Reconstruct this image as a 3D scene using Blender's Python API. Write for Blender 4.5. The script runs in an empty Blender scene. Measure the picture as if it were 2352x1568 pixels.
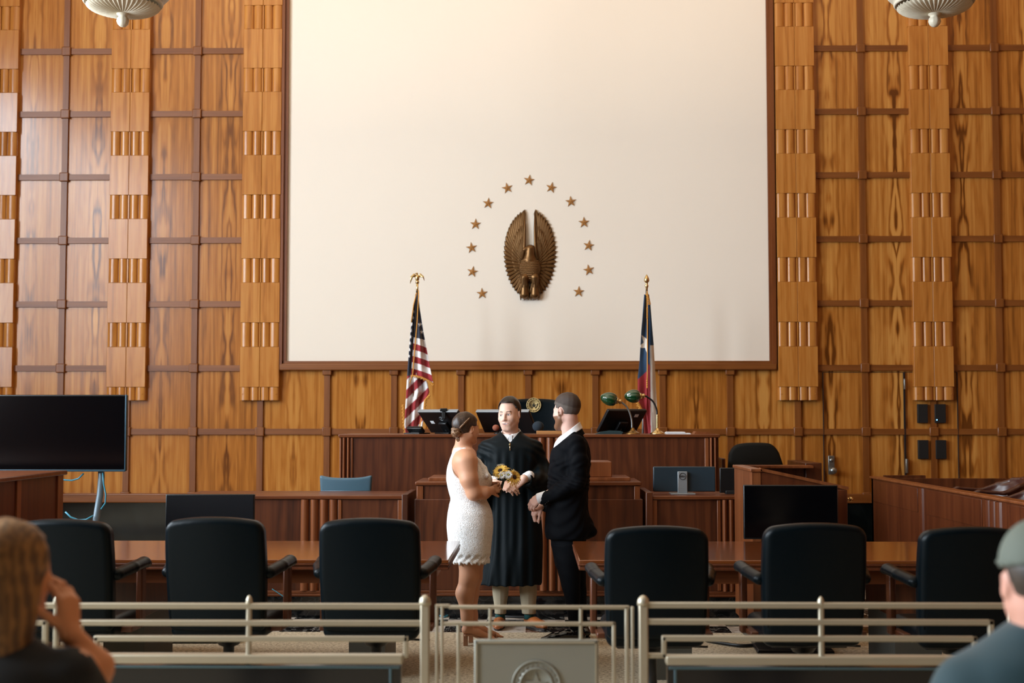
import bpy, bmesh, math, random
import numpy as np
from mathutils import Vector, Matrix, Quaternion, Euler
PI = math.pi
scene = bpy.context.scene
COL = scene.collection
# ---------------------------------------------------------------- camera
FPX = 3130.0
CAM = Vector((0, 0, 1.6))
cam_d = bpy.data.cameras.new('camera'); cam = bpy.data.objects.new('camera', cam_d); COL.objects.link(cam)
cam_d.sensor_width = 36.0; cam_d.lens = FPX / 2352 * 36.0
cam.location = CAM
cam.rotation_euler = (PI / 2 + math.atan(178 / FPX), 0, math.atan(49 / FPX))
cam_d.dof.use_dof = True; cam_d.dof.focus_distance = 10.55; cam_d.dof.aperture_fstop = 2.4
cam_d.clip_start = .05
scene.camera = cam
CR = cam.rotation_euler.to_matrix()
def P(px, py, Y):
    """the point at depth Y seen at a pixel of the photograph, used to measure the room"""
    d = CR @ Vector(((px - 1176) / FPX, -(py - 784) / FPX, -1))
    return CAM + d * (Y / d.y)
def PX(px, Y): return P(px, 960, Y).x
def PZ(py, Y): return P(1225, py, Y).z

# ---------------------------------------------------------------- materials
def srgb(r, g, b):
    f = lambda c: (c / 255 / 12.92) if c / 255 <= .04045 else ((c / 255 + .055) / 1.055) ** 2.4
    return (f(r), f(g), f(b), 1)
def mat(name, col, rough=.5, metal=0, spec=.5, coat=0, bump=0, bscale=200, var=0, vscale=8, sheen=0, trans=0, sss=0):
    m = bpy.data.materials.new(name); m.use_nodes = True
    nt = m.node_tree; b = nt.nodes['Principled BSDF']
    b.inputs['Base Color'].default_value = col
    b.inputs['Roughness'].default_value = rough; b.inputs['Metallic'].default_value = metal
    b.inputs['Specular IOR Level'].default_value = spec
    b.inputs['Coat Weight'].default_value = coat; b.inputs['Coat Roughness'].default_value = .12
    b.inputs['Sheen Weight'].default_value = sheen
    b.inputs['Transmission Weight'].default_value = trans
    if sss:
        b.inputs['Subsurface Weight'].default_value = sss; b.inputs['Subsurface Radius'].default_value = (.012, .004, .002)
        b.inputs['Subsurface Scale'].default_value = 1
    tc = nt.nodes.new('ShaderNodeTexCoord')
    if var:
        n = nt.nodes.new('ShaderNodeTexNoise'); n.inputs['Scale'].default_value = vscale; n.inputs['Detail'].default_value = 4
        nt.links.new(tc.outputs['Object'], n.inputs['Vector'])
        mx = nt.nodes.new('ShaderNodeMix'); mx.data_type = 'RGBA'
        mx.inputs['A'].default_value = tuple(c * (1 - var) for c in col[:3]) + (1,)
        mx.inputs['B'].default_value = tuple(min(1, c * (1 + var)) for c in col[:3]) + (1,)
        nt.links.new(n.outputs['Fac'], mx.inputs['Factor']); nt.links.new(mx.outputs['Result'], b.inputs['Base Color'])
    if bump:
        n = nt.nodes.new('ShaderNodeTexNoise'); n.inputs['Scale'].default_value = bscale; n.inputs['Detail'].default_value = 3
        nt.links.new(tc.outputs['Object'], n.inputs['Vector'])
        bp = nt.nodes.new('ShaderNodeBump'); bp.inputs['Strength'].default_value = bump; bp.inputs['Distance'].default_value = .004
        nt.links.new(n.outputs['Fac'], bp.inputs['Height']); nt.links.new(bp.outputs['Normal'], b.inputs['Normal'])
    return m

def wood(name, dark, mid, light, axis='z', rough=.33, figure=1.0, panel=False, grain=1.0, coat=.0, scl=1.0):
    """veneer: distorted growth bands and fine grain running along one axis; panels read a mirrored UV (book match)"""
    m = bpy.data.materials.new(name); m.use_nodes = True
    nt = m.node_tree; N = nt.nodes; L = nt.links; b = N['Principled BSDF']
    def math_(op, a, c=None, v=None):
        n = N.new('ShaderNodeMath'); n.operation = op
        for i, s in enumerate((a, c, v)):
            if s is None: continue
            if isinstance(s, (int, float)): n.inputs[i].default_value = s
            else: L.new(s, n.inputs[i])
        return n.outputs[0]
    tc = N.new('ShaderNodeTexCoord'); src = tc.outputs['UV'] if panel else tc.outputs['Object']
    sx = N.new('ShaderNodeSeparateXYZ'); L.new(src, sx.inputs[0])
    def vec(a, c, d=0.0):
        n = N.new('ShaderNodeCombineXYZ')
        for i, s in enumerate((a, c, d)):
            if isinstance(s, (int, float)): n.inputs[i].default_value = s
            else: L.new(s, n.inputs[i])
        return n.outputs[0]
    if panel: U, V, W = sx.outputs[0], sx.outputs[1], 0.0
    elif axis == 'z': U, V, W = sx.outputs[0], sx.outputs[2], sx.outputs[1]
    elif axis == 'x': U, V, W = sx.outputs[1], sx.outputs[0], sx.outputs[2]
    else: U, V, W = sx.outputs[0], sx.outputs[1], sx.outputs[2]
    def noise(a, c, d, detail=3, rough_=.5):
        n = N.new('ShaderNodeTexNoise'); n.inputs['Scale'].default_value = 1; n.inputs['Detail'].default_value = detail
        n.inputs['Roughness'].default_value = rough_
        L.new(vec(math_('MULTIPLY', U, a * scl), math_('MULTIPLY', V, c * scl), math_('MULTIPLY', W, d * scl) if not isinstance(W, float) else 0.0), n.inputs['Vector'])
        return n.outputs['Fac']
    big = noise(4.2, .85, 4.2, 3)
    ring = math_('MULTIPLY_ADD', big, 4.2, math_('MULTIPLY', U, 8.0 * scl))
    s = math_('SINE', math_('MULTIPLY', ring, 6.283))
    s01 = math_('MULTIPLY_ADD', s, .5, .5)
    sharp = math_('POWER', s01, 2.2)
    streak = noise(22, .55, 22, 4, .6)
    fine = noise(150, 2.5, 150, 2, .6)
    if panel:
        at = N.new('ShaderNodeAttribute'); at.attribute_name = 'pan'
        sc_ = N.new('ShaderNodeSeparateColor'); L.new(at.outputs['Color'], sc_.inputs[0])
        dist = sc_.outputs[1]; tint = sc_.outputs[0]; fg = sc_.outputs[2]
        g = math_('POWER', 2.718, math_('MULTIPLY', math_('POWER', math_('DIVIDE', dist, .085), 2.0), -1.0))
        figw = math_('MULTIPLY', math_('MULTIPLY_ADD', g, .85, .12), fg)
    else:
        figw = .35 * figure; tint = .5
    f1 = math_('MULTIPLY', math_('SUBTRACT', sharp, .35), figw)
    tot = math_('MULTIPLY_ADD', f1, -.75 * figure if panel else -.6, .55)
    tot = math_('ADD', tot, math_('MULTIPLY', math_('SUBTRACT', streak, .5), 1.15 * grain))
    tot = math_('ADD', tot, math_('MULTIPLY', math_('SUBTRACT', fine, .5), .30 * grain))
    if panel: tot = math_('ADD', tot, math_('MULTIPLY', math_('SUBTRACT', tint, .5), .55))
    cr = N.new('ShaderNodeValToRGB'); cr.color_ramp.elements[0].position = .12; cr.color_ramp.elements[0].color = dark
    cr.color_ramp.elements[1].position = .92; cr.color_ramp.elements[1].color = light
    e = cr.color_ramp.elements.new(.5); e.color = mid
    L.new(tot, cr.inputs[0]); L.new(cr.outputs[0], b.inputs['Base Color'])
    b.inputs['Roughness'].default_value = rough; b.inputs['Coat Weight'].default_value = coat; b.inputs['Coat Roughness'].default_value = .1
    return m

M = {}
M['veneer'] = wood('wall_veneer', srgb(98, 52, 14), srgb(170, 106, 42), srgb(204, 146, 74), panel=True, rough=.21)
M['veneer_plain'] = wood('pilaster_veneer', srgb(112, 62, 20), srgb(178, 113, 48), srgb(206, 148, 78), rough=.22, figure=.5, grain=.8)
M['trim'] = wood('trim_wood', srgb(74, 36, 10), srgb(118, 66, 24), srgb(150, 92, 42), rough=.38, figure=.3, grain=.6)
M['trimx'] = wood('trim_wood_across', srgb(74, 36, 10), srgb(118, 66, 24), srgb(150, 92, 42), axis='x', rough=.38, figure=.3, grain=.6)
M['frame'] = wood('frame_wood', srgb(66, 32, 12), srgb(112, 58, 22), srgb(140, 80, 34), rough=.38, figure=.3, grain=.6)
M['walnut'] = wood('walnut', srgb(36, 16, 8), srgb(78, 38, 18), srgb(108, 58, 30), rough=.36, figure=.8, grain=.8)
M['walnut_lit'] = wood('walnut_lit_tone', srgb(70, 34, 16), srgb(120, 66, 34), srgb(150, 90, 52), rough=.34, figure=.4, grain=.7)  # lighter copy of walnut; the lit look is put into the colour
M['walnutx'] = wood('walnut_across', srgb(52, 24, 10), srgb(100, 52, 26), srgb(132, 76, 42), axis='x', rough=.3, figure=.4, grain=.7)
M['table'] = wood('table_top_wood', srgb(70, 32, 12), srgb(110, 56, 24), srgb(138, 80, 38), axis='x', rough=.16, figure=.3, grain=.5, coat=.6)
M['mahog'] = wood('reddish_wood', srgb(50, 22, 10), srgb(88, 42, 20), srgb(112, 60, 30), rough=.36, figure=.4, grain=.8)
M['plaster'] = mat('screen_plaster', srgb(240, 230, 216), .75, bump=.05, bscale=90, var=.015, vscale=1.3)
M['ceiling'] = mat('ceiling_paint', srgb(214, 202, 184), .9)
M['leather'] = mat('black_leather', srgb(4, 13, 18), .36, spec=.13, bump=.08, bscale=260)
M['leather_d'] = mat('dark_fabric', srgb(24, 22, 18), .7, spec=.2)
M['blue_leather'] = mat('blue_leather', srgb(70, 100, 116), .4, bump=.08, bscale=200)
M['brown_leather'] = mat('brown_leather', srgb(66, 34, 26), .28, spec=.6)
M['black'] = mat('black_plastic', srgb(14, 15, 17), .38)
M['blackmat'] = mat('black_matte', srgb(12, 12, 13), .6)
M['screen'] = mat('display_glass', srgb(5, 5, 7), .12, spec=.4)
M['screen_m'] = mat('display_panel', srgb(14, 17, 22), .35, spec=.4)
M['silver'] = mat('silver_plastic', srgb(150, 156, 160), .35, metal=.3)
M['grayp'] = mat('grey_base', srgb(80, 78, 70), .5, metal=.2)
M['steel'] = mat('brushed_steel', srgb(150, 152, 150), .32, metal=.9)
M['brass'] = mat('brass', srgb(222, 194, 138), .22, metal=1)
M['brass_d'] = mat('aged_brass', srgb(150, 118, 70), .3, metal=1)
M['railm'] = mat('rail_metal', srgb(192, 182, 160), .36, metal=.45, var=.05)
M['plaque'] = mat('plaque_metal', srgb(160, 160, 150), .45, metal=.35, var=.06, vscale=4)
M['white'] = mat('white_paint', srgb(235, 235, 232), .5)
M['paper'] = mat('paper', srgb(235, 236, 238), .7)
M['green'] = mat('green_glass', srgb(3, 58, 30), .06, spec=.8, coat=.8)
M['gold'] = mat('gold_thread', srgb(214, 150, 62), .5, metal=.15)
M['bronze'] = mat('bronze', srgb(112, 80, 46), .36, metal=.75, var=.18, vscale=14, bump=.15, bscale=120)
M['starm'] = mat('star_bronze', srgb(182, 132, 76), .3, metal=.8)
M['creamw'] = mat('lamp_cream', srgb(214, 204, 182), .5, bump=.5, bscale=55, var=.08, vscale=30)
M['glass_d'] = mat('dark_glass', srgb(10, 14, 16), .08, spec=.6)
M['curtain'] = mat('window_bar', srgb(90, 70, 50), .5)
M['cable_b'] = mat('blue_cable', srgb(60, 140, 165), .4)
M['cable_k'] = mat('black_cable', srgb(18, 22, 26), .4)
M['foam_p'] = mat('pink_foam', srgb(150, 88, 66), .95, bump=.3, bscale=300)
M['foam_b'] = mat('dark_foam', srgb(34, 44, 54), .95, bump=.3, bscale=300)

def marble(name, base, vein, rough=.12, scale=3, w=.5):
    m = bpy.data.materials.new(name); m.use_nodes = True; nt = m.node_tree; N = nt.nodes; L = nt.links; b = N['Principled BSDF']
    tc = N.new('ShaderNodeTexCoord')
    n = N.new('ShaderNodeTexNoise'); n.inputs['Scale'].default_value = scale; n.inputs['Detail'].default_value = 8; n.inputs['Distortion'].default_value = 1.6
    L.new(tc.outputs['Object'], n.inputs['Vector'])
    cr = N.new('ShaderNodeValToRGB'); E = cr.color_ramp.elements
    E[0].position = .44; E[0].color = base; E[1].position = .56; E[1].color = base
    e = E.new(.5); e.color = tuple(base[i] * (1 - w) + vein[i] * w for i in range(3)) + (1,)
    L.new(n.outputs['Fac'], cr.inputs[0]); L.new(cr.outputs[0], b.inputs['Base Color'])
    b.inputs['Roughness'].default_value = rough
    return m
M['marble_k'] = marble('black_marble', srgb(12, 14, 16), srgb(90, 90, 90), .1, 6, .15)
M['marble_base'] = marble('dark_marble_base', srgb(9, 16, 18), srgb(40, 48, 48), .09, 1.5, .2)

# ---------------------------------------------------------------- mesh builder
class MB:
    def __init__(s): s.bm = bmesh.new()
    def _new(s, verts, faces, smooth=False):
        vs = [s.bm.verts.new(v) for v in verts]
        out = []
        for f in faces:
            try:
                q = s.bm.faces.new([vs[i] for i in f]); q.smooth = smooth; out.append(q)
            except ValueError: pass
        return vs, out
    def box(s, x0, x1, y0, y1, z0, z1, bev=0, seg=2, M4=None):
        if x0 > x1: x0, x1 = x1, x0
        if y0 > y1: y0, y1 = y1, y0
        if z0 > z1: z0, z1 = z1, z0
        v = [(x, y, z) for z in (z0, z1) for y in (y0, y1) for x in (x0, x1)]
        vs, fs = s._new(v, [(0, 2, 3, 1), (4, 5, 7, 6), (0, 1, 5, 4), (2, 6, 7, 3), (0, 4, 6, 2), (1, 3, 7, 5)])
        geo = vs
        if bev:
            es = list({e for f in fs for e in f.edges})
            r = bmesh.ops.bevel(s.bm, geom=es, offset=bev, segments=seg, profile=.5, affect='EDGES')
            geo = list({v for f in r['faces'] for v in f.verts} | {v for v in vs if v.is_valid})
            for f in r['faces']: f.smooth = True
        if M4 is not None:
            for v_ in geo:
                v_.co = M4 @ v_.co
        return s
    def prism(s, pts, f, M4=None, smooth=False):
        """pts 2-D outline -> solid between f(p,0) and f(p,1)"""
        n = len(pts)
        v = [f(p, 0) for p in pts] + [f(p, 1) for p in pts]
        if M4 is not None: v = [M4 @ Vector(q) for q in v]
        faces = [tuple(range(n - 1, -1, -1)), tuple(range(n, 2 * n))] + [(i, (i + 1) % n, n + (i + 1) % n, n + i) for i in range(n)]
        vs, fs = s._new(v, faces, smooth)
        return s
    def tube(s, pts, r, n=10, cap=True, closed=False):
        pts = [Vector(p) for p in pts]; m = len(pts)
        rr = r if isinstance(r, (list, tuple)) else [r] * m
        up = None; rings = []
        for i, p in enumerate(pts):
            if closed: t = (pts[(i + 1) % m] - pts[i - 1])
            else: t = (pts[min(i + 1, m - 1)] - pts[max(i - 1, 0)])
            t = t.normalized() if t.length > 1e-9 else Vector((0, 0, 1))
            if up is None:
                up = Vector((0, 0, 1)) if abs(t.z) < .9 else Vector((1, 0, 0))
            a = (up - t * up.dot(t))
            a = a.normalized() if a.length > 1e-6 else t.orthogonal().normalized()
            up = a; c = t.cross(a)
            rings.append([s.bm.verts.new(p + (a * math.cos(2 * PI * k / n) + c * math.sin(2 * PI * k / n)) * rr[i]) for k in range(n)])
        R = range(m if closed else m - 1)
        for i in R:
            A, B = rings[i], rings[(i + 1) % m]
            for k in range(n):
                f = s.bm.faces.new((A[k], A[(k + 1) % n], B[(k + 1) % n], B[k])); f.smooth = True
        if cap and not closed:
            s.bm.faces.new(rings[0][::-1]); s.bm.faces.new(rings[-1])
        return s
    def lathe(s, prof, M4=None, n=24, smooth=True, mod=None):
        """prof [(r,z)] turned about z"""
        rings = []
        for r, z in prof:
            row = []
            for k in range(n):
                a = 2 * PI * k / n; q = r if mod is None else mod(r, z, a)
                v = Vector((q * math.cos(a), q * math.sin(a), z))
                row.append(s.bm.verts.new(M4 @ v if M4 is not None else v))
            rings.append(row)
        for A, B in zip(rings, rings[1:]):
            for k in range(n):
                f = s.bm.faces.new((A[k], A[(k + 1) % n], B[(k + 1) % n], B[k])); f.smooth = smooth
        if prof[0][0] > 1e-5: s.bm.faces.new(rings[0][::-1])
        if prof[-1][0] > 1e-5: s.bm.faces.new(rings[-1])
        return s
    def ball(s, c, r, n=16, sc=(1, 1, 1)):
        m = n // 2
        prof = [(max(1e-4, math.sin(PI * i / m)) * 1.0, -math.cos(PI * i / m)) for i in range(m + 1)]
        return s.lathe(prof, Matrix.Translation(c) @ Matrix.Diagonal((r * sc[0], r * sc[1], r * sc[2], 1)), n)
    def grid(s, f, nu, nv, wrap=False, smooth=True):
        rows = [[s.bm.verts.new(f(i / nu, j / nv)) for i in range(nu if wrap else nu + 1)] for j in range(nv + 1)]
        for j in range(nv):
            for i in range(nu):
                a = rows[j][i]; b_ = rows[j][(i + 1) % len(rows[j])]; c = rows[j + 1][(i + 1) % len(rows[j])]; d = rows[j + 1][i]
                q = s.bm.faces.new((a, b_, c, d)); q.smooth = smooth
        return s
    def xf(s, M4):
        bmesh.ops.transform(s.bm, matrix=M4, verts=s.bm.verts[:]); return s
    def obj(s, name, m, parent=None, solid=0, kind=None, recalc=True):
        if recalc: bmesh.ops.recalc_face_normals(s.bm, faces=s.bm.faces[:])
        me = bpy.data.meshes.new(name); s.bm.to_mesh(me); s.bm.free()
        if m is not None: me.materials.append(M[m] if isinstance(m, str) else m)
        return link(name, me, parent, solid, kind)
def link(name, me, parent=None, solid=0, kind=None):
    o = bpy.data.objects.new(name, me); COL.objects.link(o)
    if solid:
        md = o.modifiers.new('thickness', 'SOLIDIFY'); md.thickness = solid; md.offset = 0
    if parent is not None:
        o.parent = parent; o.matrix_parent_inverse = worldm(parent).inverted()
    if kind: o['kind'] = kind
    return o
def worldm(o):
    m = Matrix.LocRotScale(o.location, o.rotation_euler, o.scale)
    return (worldm(o.parent) @ o.matrix_parent_inverse @ m) if o.parent else m
def thing(name, label, cat, loc=(0, 0, 0), rz=0, group=None):
    o = bpy.data.objects.new(name, None); COL.objects.link(o); o.empty_display_size = .1
    o.location = loc; o.rotation_euler = (0, 0, rz)
    return tag(o, label, cat, group)
def tag(o, label, cat, group=None):
    o['label'] = label; o['category'] = cat
    if group: o['group'] = group
    return o
def dup(root, loc, rz=0, label=None, group=None, scale=None):
    def rec(o, par):
        c = o.copy(); COL.objects.link(c)
        if par is not None: c.parent = par
        for ch in [q for q in ALLCH.get(o.name, [])]: rec(ch, c)
        return c
    ALLCH = {}
    for q in scene.objects:
        if q.parent: ALLCH.setdefault(q.parent.name, []).append(q)
    r = rec(root, None); r.location = loc; r.rotation_euler = (0, 0, rz)
    if scale: r.scale = scale
    if label: r['label'] = label
    if group: r['group'] = group
    return r
def text(s, size, M4, m, parent, name='lettering', ext=.001):
    cu = bpy.data.curves.new(name, 'FONT'); cu.body = s; cu.size = size; cu.extrude = ext; cu.align_x = 'CENTER'; cu.align_y = 'CENTER'
    o = bpy.data.objects.new(name, cu); COL.objects.link(o)
    bpy.context.view_layer.update()
    me = bpy.data.meshes.new_from_object(o.evaluated_get(bpy.context.evaluated_depsgraph_get()))
    bpy.data.objects.remove(o); me.transform(M4); me.materials.append(M[m])
    return link(name, me, parent)
DAY, UP, EXPO = 1010, 200, 0.03
# ================================================================ the room
YW = 15.5
XL, XR, YB, ZC = -8.4, 8.0, -7.0, 8.6
X0 = PX(1213, YW); PW = .7626
ZL = [PZ(1140, YW), PZ(991, YW), PZ(845, YW)]
dz = (PZ(115, YW) - PZ(845, YW)) / 5
k = 1
while ZL[-1] + dz < ZC + .5: ZL.append(ZL[2] + dz * k); k += 1
SX0, SX1, SZ0 = PX(657, YW), PX(1768, YW), PZ(829, YW)
KX = range(-11, 11)
def vx(k): return X0 + k * PW
rnd = random.Random(3)
# --- panelled back wall, book-matched veneer halves
bm = bmesh.new(); uvl = bm.loops.layers.uv.new('UVMap'); cl = bm.loops.layers.float_color.new('pan')
for k in KX:
    xa, xb = max(vx(k), XL), min(vx(k + 1), XR)
    if xb - xa < .02: continue
    xc = vx(k) + PW / 2; seed = rnd.uniform(0, 40); tc_ = rnd.uniform(.35, .65)
    fgc = rnd.uniform(.5, .9) if xc < 2 else rnd.uniform(.8, 1.25)
    for r_ in range(len(ZL)):
        z0 = ZL[r_]; z1 = ZL[r_ + 1] if r_ + 1 < len(ZL) else ZC
        if z0 >= ZC: break
        z1 = min(z1, ZC)
        t = min(1, max(0, tc_ + rnd.uniform(-.12, .12))); dv = rnd.uniform(-.2, .2)
        for h in (0, 1):
            a, c = (xa, min(xc, xb)) if h == 0 else (max(xc, xa), xb)
            if c - a < .01: continue
            vs = [bm.verts.new(p) for p in ((a, YW, z0), (c, YW, z0), (c, YW, z1), (a, YW, z1))]
            f = bm.faces.new(vs)
            for lp in f.loops:
                x, y, z = lp.vert.co
                lp[uvl].uv = (abs(x - xc) + seed, z * 1.0 + dv + seed * .37)
                lp[cl] = (t, abs(x - xc), fgc, 1)
bmesh.ops.recalc_face_normals(bm, faces=bm.faces[:])
me = bpy.data.meshes.new('wall_back'); bm.to_mesh(me); bm.free(); me.materials.append(M['veneer'])
wb = link('wall_back', me, kind='structure')
# structural slab behind
b = MB(); b.box(XL - .2, XR + .2, YW + .02, YW + .3, 0, ZC); b.obj('wall_back_masonry', 'ceiling', wb)
# --- white plaster field
b = MB(); b.box(SX0, SX1, YW - .012, YW + .02, SZ0, ZC - .3); o = b.obj('wall_back', 'plaster', kind='structure')
# --- dark marble base, wood ledge above
b = MB(); b.box(XL, XR, YW - .05, YW, 0, ZL[0] - .07); b.obj('baseboard_back', 'marble_base', kind='structure')
tn = [0]
def trim(b, m='trim'):
    tn[0] += 1; return b.obj('trim_%d' % tn[0], m, kind='structure')
b = MB(); b.box(XL, XR, YW - .075, YW, ZL[0] - .07, ZL[0] + .035, .012); trim(b, 'trimx')
# --- grid bars
T = .033
def block(b, x, z): b.box(x - .052, x + .052, YW - .05, YW, z - .052, z + .052, .01)
pil = [-10, -8, -6, -4, 4, 6, 8, 10]          # grid lines that carry a fluted strip
PZ0 = PZ(919, YW); PWD = .445
for k in KX:
    x = vx(k)
    if x < XL + .1 or x > XR - .1: continue
    b = MB()
    top = ZL[2] if (-4 < k < 4) else (PZ0 if k in pil else ZC)
    b.box(x - T, x + T, YW - .028, YW, ZL[0], top)
    for r_, z in enumerate(ZL):
        if z > top + .01: continue
        if r_ == 2 and -4 < k < 4: z -= .03
        block(b, x, z)
    trim(b)
for r_, z in enumerate(ZL):
    if r_ == 0 or z > ZC: continue
    b = MB()
    for k in KX:
        xa, xb = vx(k), vx(k + 1)
        if xa < XL or xb > XR: continue
        if r_ >= 2 and -4 <= k < 4: continue
        xa += .052; xb -= .052
        if r_ >= 2:
            if k in pil: xa = vx(k) + PWD / 2
            if k + 1 in pil: xb = vx(k + 1) - PWD / 2
        b.box(xa, xb, YW - .026, YW, z - T, z + T)
    trim(b, 'trimx')
# --- screen frame (three mitred members)
def molding(pts, nrm_in):
    pass
FW = .075
for side in (0, 1, 2):
    b = MB()
    if side == 0:
        b.box(SX0 - FW, SX0 - FW * .55, YW - .07, YW, SZ0 - .04, ZC); b.box(SX0 - FW * .55, SX0, YW - .045, YW, SZ0, ZC)
    if side == 1:
        b.box(SX1 + FW * .4, SX1 + FW, YW - .07, YW, SZ0 - .04, ZC); b.box(SX1, SX1 + FW * .4, YW - .045, YW, SZ0, ZC)
    if side == 2:
        b.box(SX0 - FW, SX1 + FW, YW - .07, YW, SZ0 - .105, SZ0 - .03, .01); b.box(SX0 - FW * .4, SX1 + FW * .4, YW - .045, YW, SZ0 - .04, SZ0)
    trim(b, 'frame' if side < 2 else 'trimx')
# --- fluted strips
def pilaster(k):
    x = vx(k); w = PWD / 2; b = MB(); yf = YW - .075
    fl = .2725; z = PZ0
    first = True
    while z < ZC:
        h = .148 if first else fl
        first = False
        # fluted band: four convex staves in two pairs
        edges = [-w, -w * .49, -.009, .009, w * .49, w]
        ztop = min(z + h, ZC)
        for a, c in ((edges[0], edges[1]), (edges[1], edges[2]), (edges[3], edges[4]), (edges[4], edges[5])):
            n = 12; pts = []
            for i in range(n + 1):
                t = -1 + 2 * i / n
                pts.append((x + (a + c) / 2 + t * ((c - a) / 2 - .004), yf + .024 - .028 * math.sqrt(max(0, 1 - t * t * .92))))
            pts += [(pts[-1][0], YW), (pts[0][0], YW)]
            b.prism(pts, lambda p, q, z=z, zt=ztop: (p[0], p[1], zt if q else z), smooth=False)
        b.box(x - .007, x + .007, yf + .004, YW, z, ztop)
        b.box(x - w, x + w, yf + .025, YW, z, ztop)
        z += h
        if z >= ZC: break
        zt = min(z + dz - fl, ZC)
        b.box(x - w, x - .0015, yf - .004, YW, z + .002, zt - .002, .003, 1); b.box(x + .0015, x + w, yf - .004, YW, z + .002, zt - .002, .003, 1)
        z += dz - fl
    for sx in (-1, 1):
        b.ball((x + sx * w * .86, yf - .004, PZ0 + .07), .006, 8)
    for f in b.bm.faces:
        if abs(f.normal.z) < .5: f.smooth = False
    return trim(b, 'veneer_plain')
for k in pil:
    if XL + .2 < vx(k) < XR - .2: pilaster(k)

# --- floor: carpet with a band of chequered marble
bm = bmesh.new()
def quad(x0, x1, y0, y1, mi, z=0):
    f = bm.faces.new([bm.verts.new(p) for p in ((x0, y0, z), (x1, y0, z), (x1, y1, z), (x0, y1, z))]); f.material_index = mi
YC0 = CAM.z * FPX / (1446 - 962); YC1 = YC0 + 5 * .325
XR1 = PX(1688, 10.35)
quad(XL, XR, YB, YC0, 0); quad(XL, XR, YC0, YC1, 1)
quad(XL, 0, YC1, YW, 0); quad(0, XR, YC1, YW, 1)
bmesh.ops.recalc_face_normals(bm, faces=bm.faces[:])
for f in bm.faces:
    if f.normal.z < 0: f.normal_flip()
me = bpy.data.meshes.new('floor'); bm.to_mesh(me); bm.free()
def carpet():
    m = bpy.data.materials.new('carpet'); m.use_nodes = True; nt = m.node_tree; N = nt.nodes; L = nt.links; b = N['Principled BSDF']
    tc = N.new('ShaderNodeTexCoord'); mp = N.new('ShaderNodeMapping'); mp.inputs['Scale'].default_value = (1, 1.6, 1)
    L.new(tc.outputs['Object'], mp.inputs[0])
    n = N.new('ShaderNodeTexNoise'); n.inputs['Scale'].default_value = 42; n.inputs['Detail'].default_value = 4
    n2 = N.new('ShaderNodeTexVoronoi'); n2.inputs['Scale'].default_value = 110
    L.new(mp.outputs[0], n.inputs['Vector']); L.new(mp.outputs[0], n2.inputs['Vector'])
    mx = N.new('ShaderNodeMath'); mx.operation = 'MULTIPLY_ADD'; L.new(n2.outputs['Distance'], mx.inputs[0]); mx.inputs[1].default_value = .35; L.new(n.outputs['Fac'], mx.inputs[2])
    cr = N.new('ShaderNodeValToRGB'); cr.color_ramp.elements[0].position = .42; cr.color_ramp.elements[0].color = srgb(84, 70, 52)
    cr.color_ramp.elements[1].position = .8; cr.color_ramp.elements[1].color = srgb(200, 184, 156)
    L.new(mx.outputs[0], cr.inputs[0]); L.new(cr.outputs[0], b.inputs['Base Color']); b.inputs['Roughness'].default_value = .95
    bp = N.new('ShaderNodeBump'); bp.inputs['Strength'].default_value = .6; bp.inputs['Distance'].default_value = .006
    L.new(mx.outputs[0], bp.inputs['Height']); L.new(bp.outputs[0], b.inputs['Normal'])
    return m
def checker():
    m = bpy.data.materials.new('marble_tiles'); m.use_nodes = True; nt = m.node_tree; N = nt.nodes; L = nt.links; b = N['Principled BSDF']
    tc = N.new('ShaderNodeTexCoord'); mp = N.new('ShaderNodeMapping'); mp.inputs['Scale'].default_value = (1 / .31, 1 / .325, 1)
    mp.inputs['Location'].default_value = (-(PX(1113, YC0)) / .31 + 41, -YC0 / .325 + 40.0, .5)
    L.new(tc.outputs['Object'], mp.inputs[0])
    ck = N.new('ShaderNodeTexChecker'); ck.inputs['Scale'].default_value = 1; L.new(mp.outputs[0], ck.inputs['Vector'])
    def vein(base, ve, sc, w):
        n = N.new('ShaderNodeTexNoise'); n.inputs['Scale'].default_value = sc; n.inputs['Detail'].default_value = 9; n.inputs['Distortion'].default_value = 1.5
        L.new(tc.outputs['Object'], n.inputs['Vector']); cr = N.new('ShaderNodeValToRGB'); E = cr.color_ramp.elements
        E[0].position = .5 - w; E[0].color = base; E[1].position = .5 + w; E[1].color = base; e = E.new(.5); e.color = ve
        L.new(n.outputs['Fac'], cr.inputs[0]); return cr.outputs[0]
    L.new(vein(srgb(212, 200, 186), srgb(170, 156, 142), 3, .06), ck.inputs['Color1'])
    L.new(vein(srgb(16, 15, 14), srgb(150, 146, 140), 7, .03), ck.inputs['Color2'])
    L.new(ck.outputs['Color'], b.inputs['Base Color']); b.inputs['Roughness'].default_value = .16
    return m
me.materials.append(carpet()); me.materials.append(checker())
link('floor', me, kind='structure')
b = MB(); b.box(XL - .2, XR + .2, YB - .2, YW + .3, ZC, ZC + .2); b.obj('ceiling', 'ceiling', kind='structure')
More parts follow.
